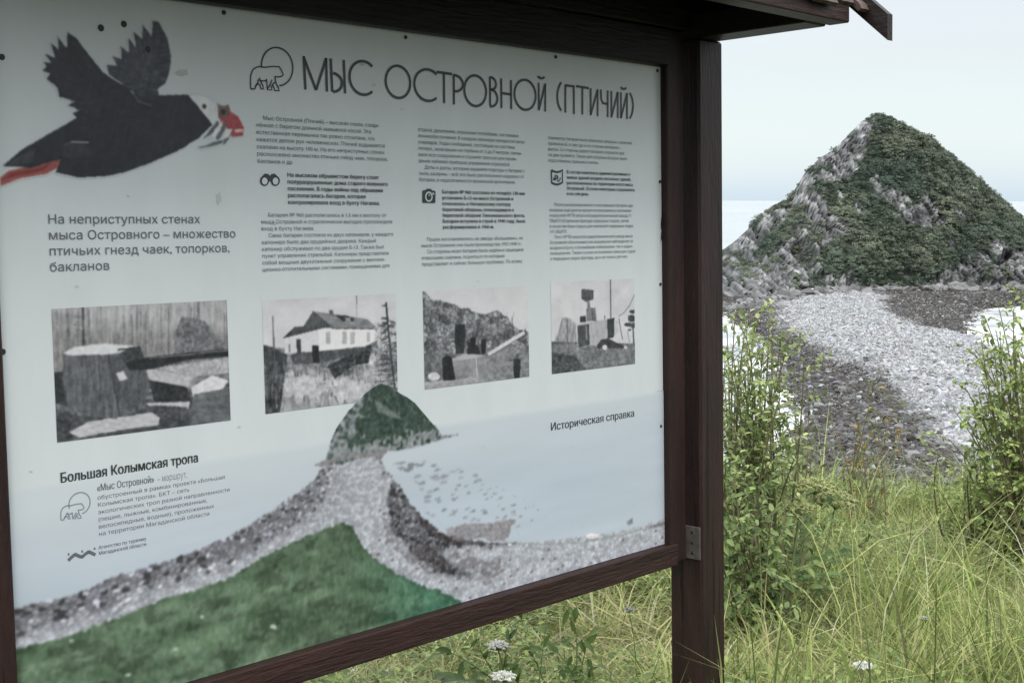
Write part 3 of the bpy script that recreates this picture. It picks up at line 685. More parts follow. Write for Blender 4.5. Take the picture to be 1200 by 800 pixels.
# the printed landscape along the bottom
P = Paint(-PANEL_W + .0006, .60, -.0002, 1.1968, .0019, (198, 210, 212)); x, y, U, Vv = P.x, P.y, P.u, P.v
Z = lambda *p: zp(p, 360, 430, 2.758)
vh = uvp(775, 457)[1]
hillp = [(378, 546), (384, 530), (388, 514), (394, 500), (408, 480), (424, 463), (437, 452), (446, 448.5), (456, 451), (470, 460), (486, 471), (498, 485), (506, 494), (518, 511), (540, 507.5), (520, 514), (490, 523), (440, 531), (400, 543)]
# sea, a touch greyer than the paper, fading upward to the left
k = Vv > vh
fadeL = sstep(-1.75, -.7, U) * .5 + .5
sea_c = np.array([177, 192, 202]) + 14 * (fbm(U * 3, Vv * 26, 4, 61) - .5)[..., None]
fd = ((.55 * sstep(vh, vh + .012, Vv) + .45 * sstep(vh, vh + .16, Vv)) * fadeL + (1 - fadeL) * sstep(vh + .02, vh + .20, Vv))[..., None]
P.c = P.c * (1 - fd) + sea_c * fd
P.poly(Z((1120, 76), (1150, 58), (1158, 60), (1158, 78)), (150, 165, 172))
top = [(10, 714), (36, 708), (70, 700), (104, 690), (130, 676), (158, 668), (200, 656), (235, 642), (264, 630), (300, 610), (330, 590), (352, 574), (368, 562), (376, 549), (384, 540), (420, 532), (450, 528), (446, 540), (456, 556), (470, 572), (482, 592), (500, 610), (516, 624), (560, 634), (600, 636), (640, 634), (690, 628), (730, 622), (785, 606)]
grs = [(-5, 768), (20, 760), (40, 753), (70, 748), (96, 738), (140, 722), (190, 702), (230, 690), (268, 677), (305, 654), (345, 634), (378, 620), (400, 611), (412, 615), (424, 638), (440, 655), (462, 670), (490, 684), (520, 694), (546, 708), (560, 720), (560, 900), (-30, 900)]
kb = inpoly(x + 3 * (vn(x * .35, y * .35, 3) - .5), y + 4 * (vn(x * .4, y * .4, 4) - .5), top + [(800, 700), (560, 900), (-30, 900), (-30, 720)])
wu, wv = .35 * fbm(U * 60, Vv * 60, 2, 3), .35 * fbm(U * 60, Vv * 60, 2, 13)
near_ = sstep(575, 665, y)                              # stones of the picture are drawn larger towards its foreground
c1, c2, ida = worley(U * 125 + wu, Vv * 210 + wv, 65); f1, f2, idc = worley(U * 84 + wu, Vv * 150 + wv, 66)
idb = np.where(near_ > .5, idc, ida); sh = np.clip(np.where(near_ > .5, f2 - f1, c2 - c1) * 3.2, 0, 1); hi_ = idb * .75 + .25
# how dark: 1 = wet weed, 0 = bleached ridge
ledge = np.interp(x, [p[0] for p in top[:15]], [p[1] for p in top[:15]]); gedge = np.interp(x, [p[0] for p in grs[1:14]], [p[1] for p in grs[1:14]])
tl = np.clip((y - ledge) / np.maximum(gedge - ledge, 3), 0, 1)
dk = np.where(x < 420, (1 - sstep(.30, .95, tl + .4 * (fbm(x * .09, y * .09, 3, 67) - .5))) * .80 * (1 - sstep(350, 420, x)), 0)
band = inpoly(x + 10 * (fbm(x * .1, y * .1, 3, 68) - .5), y + 10 * (fbm(x * .1, y * .1, 3, 69) - .5), Z((222, 285), (262, 300), (300, 322), (352, 352), (372, 420), (390, 500), (460, 548), (560, 560), (700, 562), (560, 580), (470, 575), (420, 600), (540, 680), (420, 660), (330, 590), (268, 520), (258, 430), (270, 360), (240, 318)))
band2 = inpoly(x + 8 * (fbm(x * .1, y * .1, 3, 70) - .5), y, Z((330, 350), (372, 372), (396, 460), (430, 515), (520, 560), (650, 572), (470, 575), (385, 540), (350, 470), (330, 400)))
bl = band.astype(float)
for _ in range(6): bl = (bl + np.roll(bl, 1, 0) + np.roll(bl, -1, 0) + np.roll(bl, 1, 1) + np.roll(bl, -1, 1)) / 5
dk = np.maximum(dk * .9, bl * (.85 + .8 * (fbm(x * .25, y * .25, 3, 66) - .4)))
cst = np.array([178, 186, 194]) * (1 - dk[..., None]) + np.array([116, 119, 126]) * dk[..., None]
amp = .26 + .36 * dk[..., None]
cst = cst * (1 + amp * (idb[..., None] - .5)) * (1 - (.22 + .34 * dk[..., None]) * (1 - sh[..., None])) + 30 * (fbm(x * .16, y * .30, 4, 72) - .5)[..., None] + 26 * (fbm(x * .6, y * .8, 3, 73) - .5)[..., None]
cst = np.where((dk[..., None] > .3) & (idb[..., None] < .16), cst * .62, cst)
cst = np.where((dk[..., None] > .3) & (idb[..., None] > .86), cst * 1.22, cst)
sc_ = inpoly(x + 14 * (fbm(x * .1, y * .1, 3, 168) - .5), y + 8 * (fbm(x * .1, y * .1, 3, 169) - .5), Z((240, 480), (330, 560), (470, 590), (640, 640), (600, 700), (470, 690), (330, 640), (250, 560)))
cst = np.where((sc_ & (idb > .52))[..., None], cst * .66 + np.array([8, 4, 4]), cst)
P.c[kb] = np.clip(cst[kb], 20, 232)
kk = kb & band2; P.c[kk] = P.c[kk] * .52 + np.array([46, 41, 42]) * .48
# weedy rocks awash in the bay and the brown shallows
sw = inpoly(x + 12 * (fbm(x * .12, y * .12, 3, 74) - .5), y + 8 * (fbm(x * .12, y * .12, 3, 75) - .5), Z((440, 520), (560, 505), (640, 492), (675, 492), (640, 560), (470, 555)))
P.c[sw] = P.c[sw] * .30 + (np.array([122, 118, 120]) + 170 * (fbm(x[sw] * .55, y[sw] * .9, 4, 76) - .5)[:, None]) * .70
rz = inpoly(x, y, Z((270, 310), (360, 300), (520, 330), (640, 400), (760, 460), (680, 545), (480, 530), (380, 470), (360, 380)))
d1, d2, idq = worley(U * 30, Vv * 92, 79)
rr = rz & (d1 + .5 * (fbm(x * .5, y * .7, 3, 81) - .5) < .34 * fbm(x * .05, y * .05, 3, 80) + .22 * sstep(560, 470, x)) & (idq > .30)
P.c[rr] = P.c[rr] * .35 + .65 * np.array([112, 120, 127]) + 50 * (idq[rr][:, None] - .6)
d1, d2, idq = worley(U * 22, Vv * 55, 83)
rr = kb & ~band & (x > 440) & (d1 < .11) & (idq > .72); P.c[rr] = (92, 84, 86)
rr = (Vv > vh + .02) & ~kb & (x > 560) & (d1 < .035) & (idq > .8); P.c[rr] = (150, 162, 170)
P.poly(Z((900, 543), (915, 536), (940, 540), (938, 549), (912, 558)), (236, 240, 240)); P.line(Z((905, 558), (940, 551)), 1, (110, 118, 122)); P.line(Z((908, 548), (936, 546)), .8, (150, 155, 160))
P.line(Z((640, 566), (760, 572), (880, 566), (1000, 545), (1100, 520), (1160, 506)), 1.3, (128, 138, 130), .7)
P.poly(Z((1100, 515), (1160, 496), (1160, 508), (1110, 522)), (120, 124, 128), 40, (.5, .5), 84, 1)
P.poly(Z((1030, 500), (1050, 486), (1052, 505), (1038, 510)), (120, 130, 138), 20)
# the hill
kh = P.poly(hillp, (54, 72, 64), 40, (.4, .4), 85, .8)
ro = fbm(x * .34, y * .24, 4, 86)
foot = np.interp(x, [378, 400, 440, 490, 520], [543, 536, 526, 516, 510]); lowk = (foot - y)
k = kh & ((ro > .74) | ((x < 404 + .3 * (540 - y) + 22 * (fbm(x * .12, y * .12, 3, 187) - .5)) & (ro > .48)) | ((lowk < 3 + 22 * (ro - .25)) & (ro > .42)))
P.fill(k, (132, 140, 143), 45, (.5, .28), 87)
P.poly(Z((212, 108), (232, 116), (300, 160), (302, 168), (262, 158), (225, 138)), (122, 132, 130), 40, (.5, .4), 89, 2.5, .75); P.poly(Z((150, 130), (170, 150), (190, 162), (170, 165)), (120, 130, 130), 30, wob=1)
P.poly(Z((20, 318), (60, 300), (130, 285), (270, 262), (250, 280), (200, 290), (110, 300), (50, 322)), (128, 130, 132), 40, (.5, .5), 88, 1)
# the grass slope
kg = inpoly(x + 4 * (vn(x * .25, y * .25, 6) - .5), y + 7 * (fbm(x * .22, y * .3, 3, 89) - .5), grs)
gn = fbm(U * 9 + 2 * fbm(U * 5, Vv * 5, 2, 4), Vv * 30, 5, 90)[..., None]; gf = fbm(U * 120, Vv * 90, 3, 92)[..., None]
gs = fbm(U * 210 + 6 * fbm(U * 8, Vv * 8, 2, 5), Vv * 120, 4, 93)[..., None]
cg = np.array([83, 106, 84]) + np.array([52, 56, 50]) * (gn - .48) * 1.5 + 40 * (gf - .5) + 46 * (gs - .5) + np.array([-14, 6, 6]) * sstep(400, 520, x)[..., None]
cg = np.where(fbm(U * 26, Vv * 60, 4, 95)[..., None] > .60, cg * .80, cg)
P.c[kg] = np.clip(cg[kg], 25, 190)
edge = kg & ~inpoly(x, y - 5, grs) & (x > 400); P.c[edge] = P.c[edge] * .85
for wx_, wy_, wr in ((320, 734, 4), (236, 722, 2.5), (150, 790, 3.5), (206, 760, 3), (82, 664, 0.1), (83, 750, 2.5)): P.ell(wx_, wy_, wr, wr * .6, (176, 190, 178), 20, wob=.6)
P.m = ((Vv > vh - .001) & ~((x > 302) & (x < 470) & (y < 487) & ~kh & (y < uvp(0, 0)[0] * 0 + 520) & (Vv < uvp(311, 486)[1]))) | kh
P.blur(2); P.build('landscape_print', .0011, panel, 'printed picture of the cobble spit, the green island and the grass slope')

# the flying puffin
Z = lambda *p: zp(p, 0, 0, 2.424)
P = Paint(-1.722 + .006, -.02 + .022, uvp(292, 150)[0], uvp(10, 225)[1], .0013, (198, 210, 212)); x, y = P.x, P.y; m0 = np.zeros(x.shape, bool)
def feath(pts, c, nz=18, sc=(.3, .3), seed=0, wob=0):
    global m0
    m0 |= P.poly(pts, c, nz, sc, seed, wob)
feath(Z((0, 505), (25, 485), (90, 470), (150, 452), (178, 444), (176, 470), (130, 495), (60, 506), (0, 529)), (148, 84, 78), 16, (.12, .4), 2)
P.poly(Z((0, 512), (40, 488), (95, 482), (150, 462), (120, 485), (40, 502)), (122, 48, 44), 8)
feath(Z((365, 252), (310, 212), (302, 185), (332, 188), (318, 160), (346, 168), (342, 132), (366, 152), (364, 108), (386, 136), (380, 92), (404, 112), (403, 70), (430, 106), (433, 60), (450, 64), (474, 108), (486, 160), (481, 202), (470, 236), (447, 252), (452, 275), (400, 282)), (58, 64, 72), 36, (.12, .5), 4, .6)
for a in ((330, 188), (345, 166), (365, 150), (386, 135), (405, 112), (430, 104)): P.line(Z(a, (a[0] + 40, a[1] + 90)), .9, (44, 46, 52), .6)
feath(Z((8, 470), (60, 428), (130, 385), (218, 336), (262, 300), (370, 262), (402, 274), (440, 272), (532, 270), (556, 296), (602, 354), (562, 394), (500, 430), (430, 462), (350, 490), (290, 503), (220, 503), (158, 490), (172, 452), (90, 476), (40, 474)), (29, 34, 41), 12, (.15, .3), 5, .8)
feath(Z((226, 345), (206, 322), (226, 314), (192, 300), (214, 290), (168, 276), (162, 252), (148, 236), (132, 224), (142, 210), (120, 200), (132, 190), (122, 178), (146, 180), (127, 154), (156, 166), (144, 124), (167, 142), (162, 104), (190, 140), (192, 92), (216, 110), (246, 150), (292, 206), (332, 232), (366, 252), (392, 286), (440, 300), (380, 345), (300, 350)), (27, 31, 38), 18, (.14, .4), 6, .8)
for a in ((150, 170), (160, 140), (188, 142), (205, 118), (150, 200), (165, 240), (200, 290)): P.line(Z(a, (a[0] + 45, a[1] + 55)), .9, (66, 68, 74), .7)
for i in range(70):
    t_ = i / 69; e0 = np.array([(212, 100), (170, 118), (140, 160), (128, 196), (150, 240), (196, 296), (222, 318)], float); e1 = np.array([(452, 66), (408, 82), (384, 112), (364, 142), (340, 168), (316, 190), (318, 214)], float)
    for ed_, root, lo_, hi_c in ((e0, (330, 300), 22, 58), (e1, (430, 262), 40, 92)):
        q_ = t_ * 6; j_ = min(int(q_), 5); p_ = ed_[j_] + (ed_[j_ + 1] - ed_[j_]) * (q_ - j_); r_ = np.array(root, float); tip_ = r_ + (p_ - r_) * random.uniform(.80, 1.0); st_ = r_ + (p_ - r_) * random.uniform(.25, .6)
        g_ = random.uniform(lo_, hi_c); m1 = np.array([(st_ + tip_)[0] / 2 + random.uniform(-4, 4), (st_ + tip_)[1] / 2 + 3]); old = P.c.copy()
        P.line(Z(tuple(st_), tuple(m1), tuple(tip_)), random.choice((.6, .9, 1.2)), (g_, g_ + 4, g_ + 9), .55); P.c = np.where(m0[..., None], P.c, old)
P.line(Z((370, 258), (392, 288), (428, 300)), 1.1, (120, 126, 132)); P.line(Z((182, 412), (205, 403), (250, 405)), 1.5, (150, 158, 164)); P.poly(Z((12, 468), (60, 440), (100, 420), (95, 460), (40, 472)), (52, 58, 58), 12)
P.poly(Z((180, 405), (240, 408), (262, 440), (200, 452), (170, 440)), (52, 55, 60), 14, al=.7)
feath(Z((532, 270), (566, 268), (600, 280), (622, 296), (626, 318), (622, 336), (603, 355), (580, 326), (556, 296)), (206, 215, 217), 10, (.15, .2), 9)
P.line(Z((534, 270), (566, 268), (600, 280), (620, 295)), .9, (176, 186, 188)); P.line(Z((603, 355), (618, 344), (626, 334)), .8, (170, 180, 184))
P.ell(*Z((580, 303))[0], 2.6, 3.0, (150, 120, 110)); P.ell(*Z((580, 303))[0], 1.9, 2.3, (24, 26, 28))
feath(Z((622, 332), (648, 313), (676, 332), (692, 362), (690, 386), (660, 390), (646, 366), (628, 350)), (158, 68, 74), 18); P.poly(Z((664, 368), (690, 366), (691, 376), (668, 376)), (210, 190, 190))
feath(Z((617, 296), (634, 302), (648, 298), (653, 312), (642, 334), (620, 336)), (110, 92, 90), 24); P.poly(Z((628, 310), (640, 312), (638, 326), (628, 324)), (30, 30, 30))
for a in (((556, 419), (584, 414), (604, 404), (634, 398), (630, 408), (600, 416), (570, 421)), ((632, 412), (640, 382), (660, 362), (656, 384), (640, 408)), ((612, 392), (622, 370), (640, 345), (642, 362), (628, 388), (618, 400)), ((575, 395), (594, 372), (618, 344), (622, 352), (600, 382))):
    feath(Z(*a), (92, 100, 104), 40, (.6, .6), 8)
for a in (((600, 382), (622, 352), (634, 344), (625, 372), (606, 392)), ((634, 396), (645, 368), (660, 366), (650, 390))): feath(Z(*a), (215, 220, 220), 6)
P.c += (26 * (fbm(P.u * 190 + P.v * 60, P.v * 45, 4, 97) - .5) + 14 * (fbm(P.u * 30, P.v * 30, 3, 98) - .5))[..., None] * m0[..., None]; P.c = np.clip(P.c, 10, 235)
P.m = m0.copy()
for _ in range(3): P.m = P.m | np.roll(P.m, 1, 0) | np.roll(P.m, -1, 0) | np.roll(P.m, 1, 1) | np.roll(P.m, -1, 1)
P.blur(2); P.build('bird_print', .0008, panel, 'printed picture of a dark puffin in flight with fish in a red bill')

# ---- strokes, icons and lettering
def ribbon(mb, pts, w, n=.0014):
    u, v = uvp([p[0] for p in pts], [p[1] for p in pts]); p = np.stack([u, v], -1); m_ = len(p)
    d = np.diff(p, axis=0); d /= np.linalg.norm(d, axis=1, keepdims=True) + 1e-9
    t = np.concatenate([d[:1], d[:-1] + d[1:], d[-1:]]); t /= np.linalg.norm(t, axis=1, keepdims=True) + 1e-9
    nn = np.stack([-t[:, 1], t[:, 0]], -1) * w / 2; V = []
    for i in range(m_): V += [L(*(p[i] + nn[i]), n), L(*(p[i] - nn[i]), n)]
    mb.add(V, [[2 * i, 2 * i + 1, 2 * i + 3, 2 * i + 2] for i in range(m_ - 1)])
def arc(cx, cy, rx, ry, a0, a1, k=28, sk=0):
    return [(cx + rx * math.cos(R(a)), cy + ry * math.sin(R(a)) + sk * rx * math.cos(R(a))) for a in np.linspace(a0, a1, k)]
def flat(mb, pts, n):
    u, v = uvp([p[0] for p in pts], [p[1] for p in pts]); V = [L(a, b, n) for a, b in zip(u, v)]
    sa = sum(u[i - 1] * v[i] - u[i] * v[i - 1] for i in range(len(V)))
    mb.add(V, [list(range(len(V)))[::-1] if sa > 0 else list(range(len(V)))])
TA = lambda *p: zp(p, 280, 50, 5.0)
TB = lambda *p: zp(p, 480, 60, 2.963)
EA = lambda cx, cy, rx, ry, a0, a1, sk=.12: arc(280 + cx / 5, 50 + cy / 5, rx / 5, ry / 5, a0, a1, 30, sk)
EB = lambda cx, cy, rx, ry, a0, a1, sk=.12: arc(480 + cx / 2.963, 60 + cy / 2.963, rx / 2.963, ry / 2.963, a0, a1, 30, sk)
W = .0056
title = (TA((378, 80), (388, 276)), TA((376, 82), (450, 278)), TA((450, 278), (510, 92)), TA((509, 92), (514, 288)),
           TA((536, 94), (545, 288)), EA(548, 234, 54, 54, -88, 88, .1), TA((612, 102), (620, 298)), EA(726, 208, 80, 98, -48, -312),
           EA(930, 231, 72, 94, 0, 360), EA(1104, 250, 78, 92, -48, -312),
           TB((92, 73), (146, 80)), TB((118, 77), (119, 181)), TB((152, 82), (153, 186)), EB(155, 112, 29, 28, -95, 95),
           EB(227, 138, 38, 53, 0, 360), TB((278, 90), (279, 190)), EB(280, 113, 19, 22, -95, 95), EB(281, 163, 23, 29, -92, 95),
           TB((317, 96), (318, 198)), TB((351, 101), (352, 202)), TB((317, 146), (352, 151)), EB(400, 152, 37, 52, 0, 360),
           TB((447, 110), (448, 206)), TB((470, 113), (470, 210)), TB((448, 205), (470, 114)), EB(456, 86, 11, 9, 10, 170),
           EB(548, 158, 36, 62, 128, 232, 0), TB((540, 118), (540, 214)), TB((569, 122), (570, 219)), TB((539, 119), (570, 123)),
           TB((577, 122), (621, 129)), TB((599, 126), (599, 221)), TB((628, 129), (628, 223)), TB((652, 133), (652, 226)), TB((628, 222), (652, 134)),
           TB((663, 134), (664, 165), (670, 181), (686, 184)), TB((687, 137), (687, 230)),
           TB((700, 139), (700, 231)), TB((722, 142), (722, 233)), TB((700, 230), (722, 143)),
           TB((733, 143), (733, 234)), TB((754, 146), (754, 236)), TB((733, 233), (754, 147)), EB(742, 124, 9, 8, 10, 170), EB(745, 190, 30, 56, -52, 52, 0))
for a_, b_ in ((0, 8), (8, 26), (26, len(title))):
    T = MB()
    for s_ in title[a_:b_]: ribbon(T, s_, W)
    T.build('title_word', M_ink, panel)
def bear(mb, X, w):
    ribbon(mb, X((68, 272), (66, 230), (68, 190), (80, 160), (100, 146), (118, 142), (150, 146), (190, 141), (234, 142), (246, 160), (258, 188), (250, 198), (230, 203), (208, 200)), w)
    ribbon(mb, X((68, 272), (92, 273), (94, 262), (110, 236), (112, 216)), w); ribbon(mb, X((92, 262), (104, 240), (122, 250), (128, 272), (142, 273), (138, 252), (122, 222), (118, 206)), w)
    ribbon(mb, X((122, 222), (140, 226), (162, 224)), w); ribbon(mb, X((158, 212), (162, 236), (164, 276), (190, 279), (188, 264), (196, 246), (208, 232)), w)
    ribbon(mb, X((196, 248), (202, 262), (208, 281), (234, 283), (230, 268), (216, 240), (208, 200)), w); ribbon(mb, X((164, 272), (180, 250), (192, 218)), w)
T = MB(); bear(T, TA, .0026)
ribbon(T, [TA((222 + 92 * math.cos(R(a)), 142 + 112 * math.sin(R(a)) + 8 * math.cos(R(a))))[0] for a in np.linspace(-185, 82, 40)], .0030)
T.build('bear_logo', M_ink, panel)
T = MB(); Zs = lambda *p: zp(p, 60, 525, 5.4545)
def XS(*p): return Zs(*[(60 + (a - 68) * .78, 372 + (b - 142) * .66 - (a - 68) * .12) for a, b in p])
bear(T, XS, .0022); ribbon(T, [Zs((178 + 68 * math.cos(R(a)), 352 + 70 * math.sin(R(a)) - 10 * math.cos(R(a))))[0] for a in np.linspace(-200, 75, 40)], .0022)
T.build('bear_logo', M_line, panel)
T = MB(); ribbon(T, Zs((106, 716), (128, 694), (150, 676)), .0058); ribbon(T, Zs((146, 674), (172, 686), (196, 694)), .0058); ribbon(T, Zs((192, 696), (214, 676), (238, 658)), .0058); ribbon(T, Zs((234, 658), (256, 668), (280, 680)), .0058)
for a in ((108, 676), (195, 658), (274, 640)): ribbon(T, Zs((a[0] - 5, a[1] + 1), (a[0] + 6, a[1] - 1)), .004)
T.build('mountain_logo', M_ink2, panel)
T = MB(); Zb = lambda *p: zp(p, 295, 195, 6.153)                        # binoculars
for cx in (90, 168):
    o_ = arc(*Zb((cx, 104))[0], 5.3, 6.1, 0, 350, 24); flat(T, o_, .0012)
flat(T, Zb((64, 88), (80, 62), (92, 52), (118, 56), (124, 66), (132, 66), (138, 56), (162, 52), (178, 66), (194, 92), (160, 88), (134, 108), (122, 108), (96, 88)), .00135)
T.build('binoculars_icon', M_ink, panel)
T = MB()
for cx in (90, 168): flat(T, arc(*Zb((cx, 107))[0], 3.3, 4.1, 0, 350, 20), .0016)
T.build('binoculars_lens', M_panel, panel)
T = MB(); Zc = lambda *p: zp(p, 480, 210, 7.273)                        # camera
flat(T, Zc((106, 102), (112, 95), (132, 94), (140, 82), (180, 82), (188, 96), (212, 99), (218, 106), (217, 198), (211, 204), (110, 202), (105, 194)), .0012)
flat(T, arc(*Zc((161, 153))[0], 2.0, 3.1, 0, 350, 20), .0020)
T.build('camera_icon', M_ink, panel)
T = MB(); ribbon(T, arc(*Zc((160, 150))[0], 3.7, 5.2, 0, 360, 26), .0030, .0017); flat(T, Zc((190, 116), (204, 117), (204, 132), (190, 131)), .0017); ribbon(T, Zc((156, 140), (164, 134), (170, 140)), .002, .0022)
T.build('camera_lens', M_panel, panel)
T = MB(); Zm = lambda *p: zp(p, 635, 150, 8.571)                        # unfolded map
ribbon(T, Zm((92, 424), (120, 438), (150, 444), (180, 438), (204, 422), (203, 548), (176, 562), (150, 568), (122, 562), (96, 550), (92, 424)), .0046)
ribbon(T, Zm((124, 480), (150, 476), (148, 500), (128, 520), (112, 524)), .003); ribbon(T, Zm((150, 476), (158, 500), (152, 530), (166, 540), (184, 500)), .003); ribbon(T, Zm((112, 508), (140, 512)), .004); ribbon(T, Zm((128, 482), (132, 506)), .003)
T.build('map_icon', M_ink, panel)

def letters(mb, text, u, v, size, sx, bold, n, width=None):
    """outlines of the lettering, every contour filled by itself (overlapping strokes of a letter lie a hair apart)"""
    cu = bpy.data.curves.new('t', 'FONT'); cu.body = text; cu.size = 1.0; cu.resolution_u = 2; cu.fill_mode = 'NONE'
    ob = bpy.data.objects.new('t', cu); me = bpy.data.meshes.new_from_object(ob)
    nv = len(me.vertices); co = np.empty(nv * 3); me.vertices.foreach_get('co', co); co = co.reshape(-1, 3) * size
    ed = [tuple(e.vertices) for e in me.edges]
    w = co[:, 0].max() if nv else 0
    bpy.data.objects.remove(ob); bpy.data.curves.remove(cu); bpy.data.meshes.remove(me)
    if mb is None or not nv: return w
    nb = {}
    for a, b in ed: nb.setdefault(a, []).append(b); nb.setdefault(b, []).append(a)
    seen = set(); loops = []
    for st in range(nv):
        if st in seen or st not in nb: continue
        lp = [st]; seen.add(st); cur = st
        while True:
            nx = [q for q in nb[cur] if q not in seen]
            if not nx: break
            cur = nx[0]; seen.add(cur); lp.append(cur)
        if len(lp) > 2: loops.append(lp)
    P2 = [co[l][:, :2] / size for l in loops]
    order = sorted(range(len(P2)), key=lambda i: P2[i][:, 0].min()); groups = []
    for i in order:                                     # contours that overlap in x belong to one glyph
        lo, hi = P2[i][:, 0].min(), P2[i][:, 0].max()
        if groups and lo < groups[-1][1] - .002: groups[-1][0].append(i); groups[-1][1] = max(hi, groups[-1][1])
        else: groups.append([[i], hi])
    for ids, _ in groups:                               # non-zero winding fill, cut into trapezoids row by row
        A = np.concatenate([P2[i] for i in ids]); B = np.concatenate([np.roll(P2[i], -1, 0) for i in ids])
        k = np.abs(A[:, 1] - B[:, 1]) > 1e-5; ysl = [A[:, 1]]
        r = B - A; q = A[None] - A[:, None]; cr = r[:, None, 0] * r[None, :, 1] - r[:, None, 1] * r[None, :, 0]
        with np.errstate(all='ignore'):
            t = (q[..., 0] * r[None, :, 1] - q[..., 1] * r[None, :, 0]) / cr; w_ = (q[..., 0] * r[:, None, 1] - q[..., 1] * r[:, None, 0]) / cr
        hit = (np.abs(cr) > 1e-9) & (t > 1e-4) & (t < 1 - 1e-4) & (w_ > 1e-4) & (w_ < 1 - 1e-4)
        ysl.append((A[:, None, 1] + t * r[:, None, 1])[hit])
        yy = np.unique(np.round(np.concatenate(ysl), 4)); A, B = A[k], B[k]
        V, Q = [], []
        for y0, y1 in zip(yy[:-1], yy[1:]):
            ym = (y0 + y1) / 2; c = (np.minimum(A[:, 1], B[:, 1]) < ym) & (np.maximum(A[:, 1], B[:, 1]) > ym)
            a_, b_ = A[c], B[c]; sl = (b_[:, 0] - a_[:, 0]) / (b_[:, 1] - a_[:, 1])
            xm = a_[:, 0] + sl * (ym - a_[:, 1]); x0 = a_[:, 0] + sl * (y0 - a_[:, 1]); x1 = a_[:, 0] + sl * (y1 - a_[:, 1]); sg = np.where(b_[:, 1] > a_[:, 1], 1, -1)
            wn = 0; beg = None
            for j in np.argsort(xm):
                if wn == 0: beg = j
                wn += sg[j]
                if wn == 0:
                    m_ = len(V); V += [(x0[beg] - bold, y0), (x0[j] + bold, y0), (x1[j] + bold, y1), (x1[beg] - bold, y1)]; Q.append([m_, m_ + 1, m_ + 2, m_ + 3])
        if V:
            V = np.array(V) * size; mb.add(np.stack([u + V[:, 0] * sx - U0, np.full(len(V), -n), VB - v + V[:, 1]], -1), Q)
    return w
def block(name, lines, first, last, right, bold=0.0, ratio=.80, mat=None, n=.0014, ind=.016):
    """first / last: photo position of the first and last baseline at the left margin; right: end of the longest line"""
    a, b, c = uvp(*first), uvp(*last), uvp(*right); u = (a[0] + b[0]) / 2
    pitch = (b[1] - a[1]) / (len(lines) - 1) if len(lines) > 1 else None
    size = pitch * ratio if pitch else ratio
    ws = [letters(None, t.strip('\t'), 0, 0, size, 1, bold, 0) / (c[0] - u - (ind if t[0] == '\t' else 0)) for t in lines]
    sx = 1 / max(ws); mb = MB()
    for i, t in enumerate(lines):
        letters(mb, t.strip('\t'), u + (ind if t[0] == '\t' else 0), a[1] + (pitch or 0) * i, size, sx, bold, n)
    return mb.build(name, mat or M_ink2, panel)
block('text_block', ['На неприступных стенах', 'мыса Островного – множество', 'птичьих гнезд чаек, топорков,', 'бакланов'], (54.9, 262), (57.8, 318), (275.5, 276.5), .004, .80)
block('text_block', ['\tМыс Островной (Птичий) – высокая скала, соеди-', 'нённая с берегом длинной намывной косой. Эта', 'естественная перемычка так ровно отсыпана, что', 'кажется делом рук человеческих. Птичий вздымается', 'скалами на высоту 100 м. На его неприступных стенах', 'расположено множество птичьих гнёзд чаек, топорков,', 'бакланов и др.'],
      (299.0, 140), (301, 190.9), (454, 188.3))
block('bold_text_block', ['На высоком обрывистом берегу стоят', 'полуразрушенные дома старого военного', 'поселения. В годы войны над обрывами', 'располагалась батарея, которая', 'контролировала вход в бухту Нагаева.'], (335.6, 207.2), (337.3, 239.2), (453.8, 217), .022, .86, M_ink)
block('text_block', ['\tБатарея № 960 располагалась в 1,5 км к востоку от', 'мыса Островной и стратегически выгодно преграждала', 'вход в бухту Нагаева.', '\tСама батарея состояла из двух капониров, у каждого', 'капонира было два орудийных дворика. Каждый', 'капонир обслуживал по два орудия Б-13. Также был', 'пункт управления стрельбой. Капониры представляли', 'собой мощные двухэтажные сооружения с вентиля-', 'ционно-отопительными системами, помещениями для'], (304.8, 254), (307.2, 318), (460.4, 278))
block('text_block', ['отдыха, душевыми, хорошими погребами, системами', 'жизнеобеспечения. В каждом капонире находился запас', 'снарядов. Ходы сообщения, состоящие из системы', 'потерн, залегавших на глубине от 3 до 7 метров, связы-', 'вали все сооружения и служили трассой для прове-', 'дения кабелей приборов управления стрельбой.', '\tДоты и дзоты, которые охраняли подходы к батарее с', 'тыла, казармы – всё это было расположено недалеко от', 'батареи, в недосягаемости вражеской артиллерии.'], (488.75, 153.5), (491, 212.25), (614.8, 168))
block('bold_text_block', ['Батарея № 960 состояла из четырёх 130-мм', 'установок Б-13 на мысе Островной и', 'относилась к Нагаевскому сектору', 'береговой обороны, относящемуся к', 'береговой обороне Тихоокеанского флота.', 'Батарея вступила в строй в 1940 году, была', 'расформирована в 1960-м.'], (517.4, 226.8), (518.5, 268), (614.9, 260), .022, .86, M_ink)
block('text_block', ['\tПушки изготавливались на заводе «Большевик», на', 'мысе Островном они были производства 1937-1938 гг.', '\tСо стороны моря батарея была надёжно защищена', 'отвесными скалами, подняться по которым', 'представляет и сейчас большую проблему. По всему'], (493, 282.4), (493.7, 311.5), (612.8, 290))
block('text_block', ['периметру батарея была обнесена забором с колючей', 'проволокой, а там где и со стороны материка –', 'валом. Со стороны дороги батарею охраняли два', 'на два пулемёта. Также для обороны батареи были', 'подготовлены траншеи и окопы.'], (641.7, 163.1), (642.2, 189.7), (740, 168))
block('bold_text_block', ['В состав комплекса административных и', 'жилых зданий входило несколько зданий,', 'расположенных на территории всего мыса', 'Островной. Остатки некоторых сохранились', 'и по сей день.'], (663.6, 203.3), (663.8, 228.75), (743.5, 225), .022, .86, M_ink)
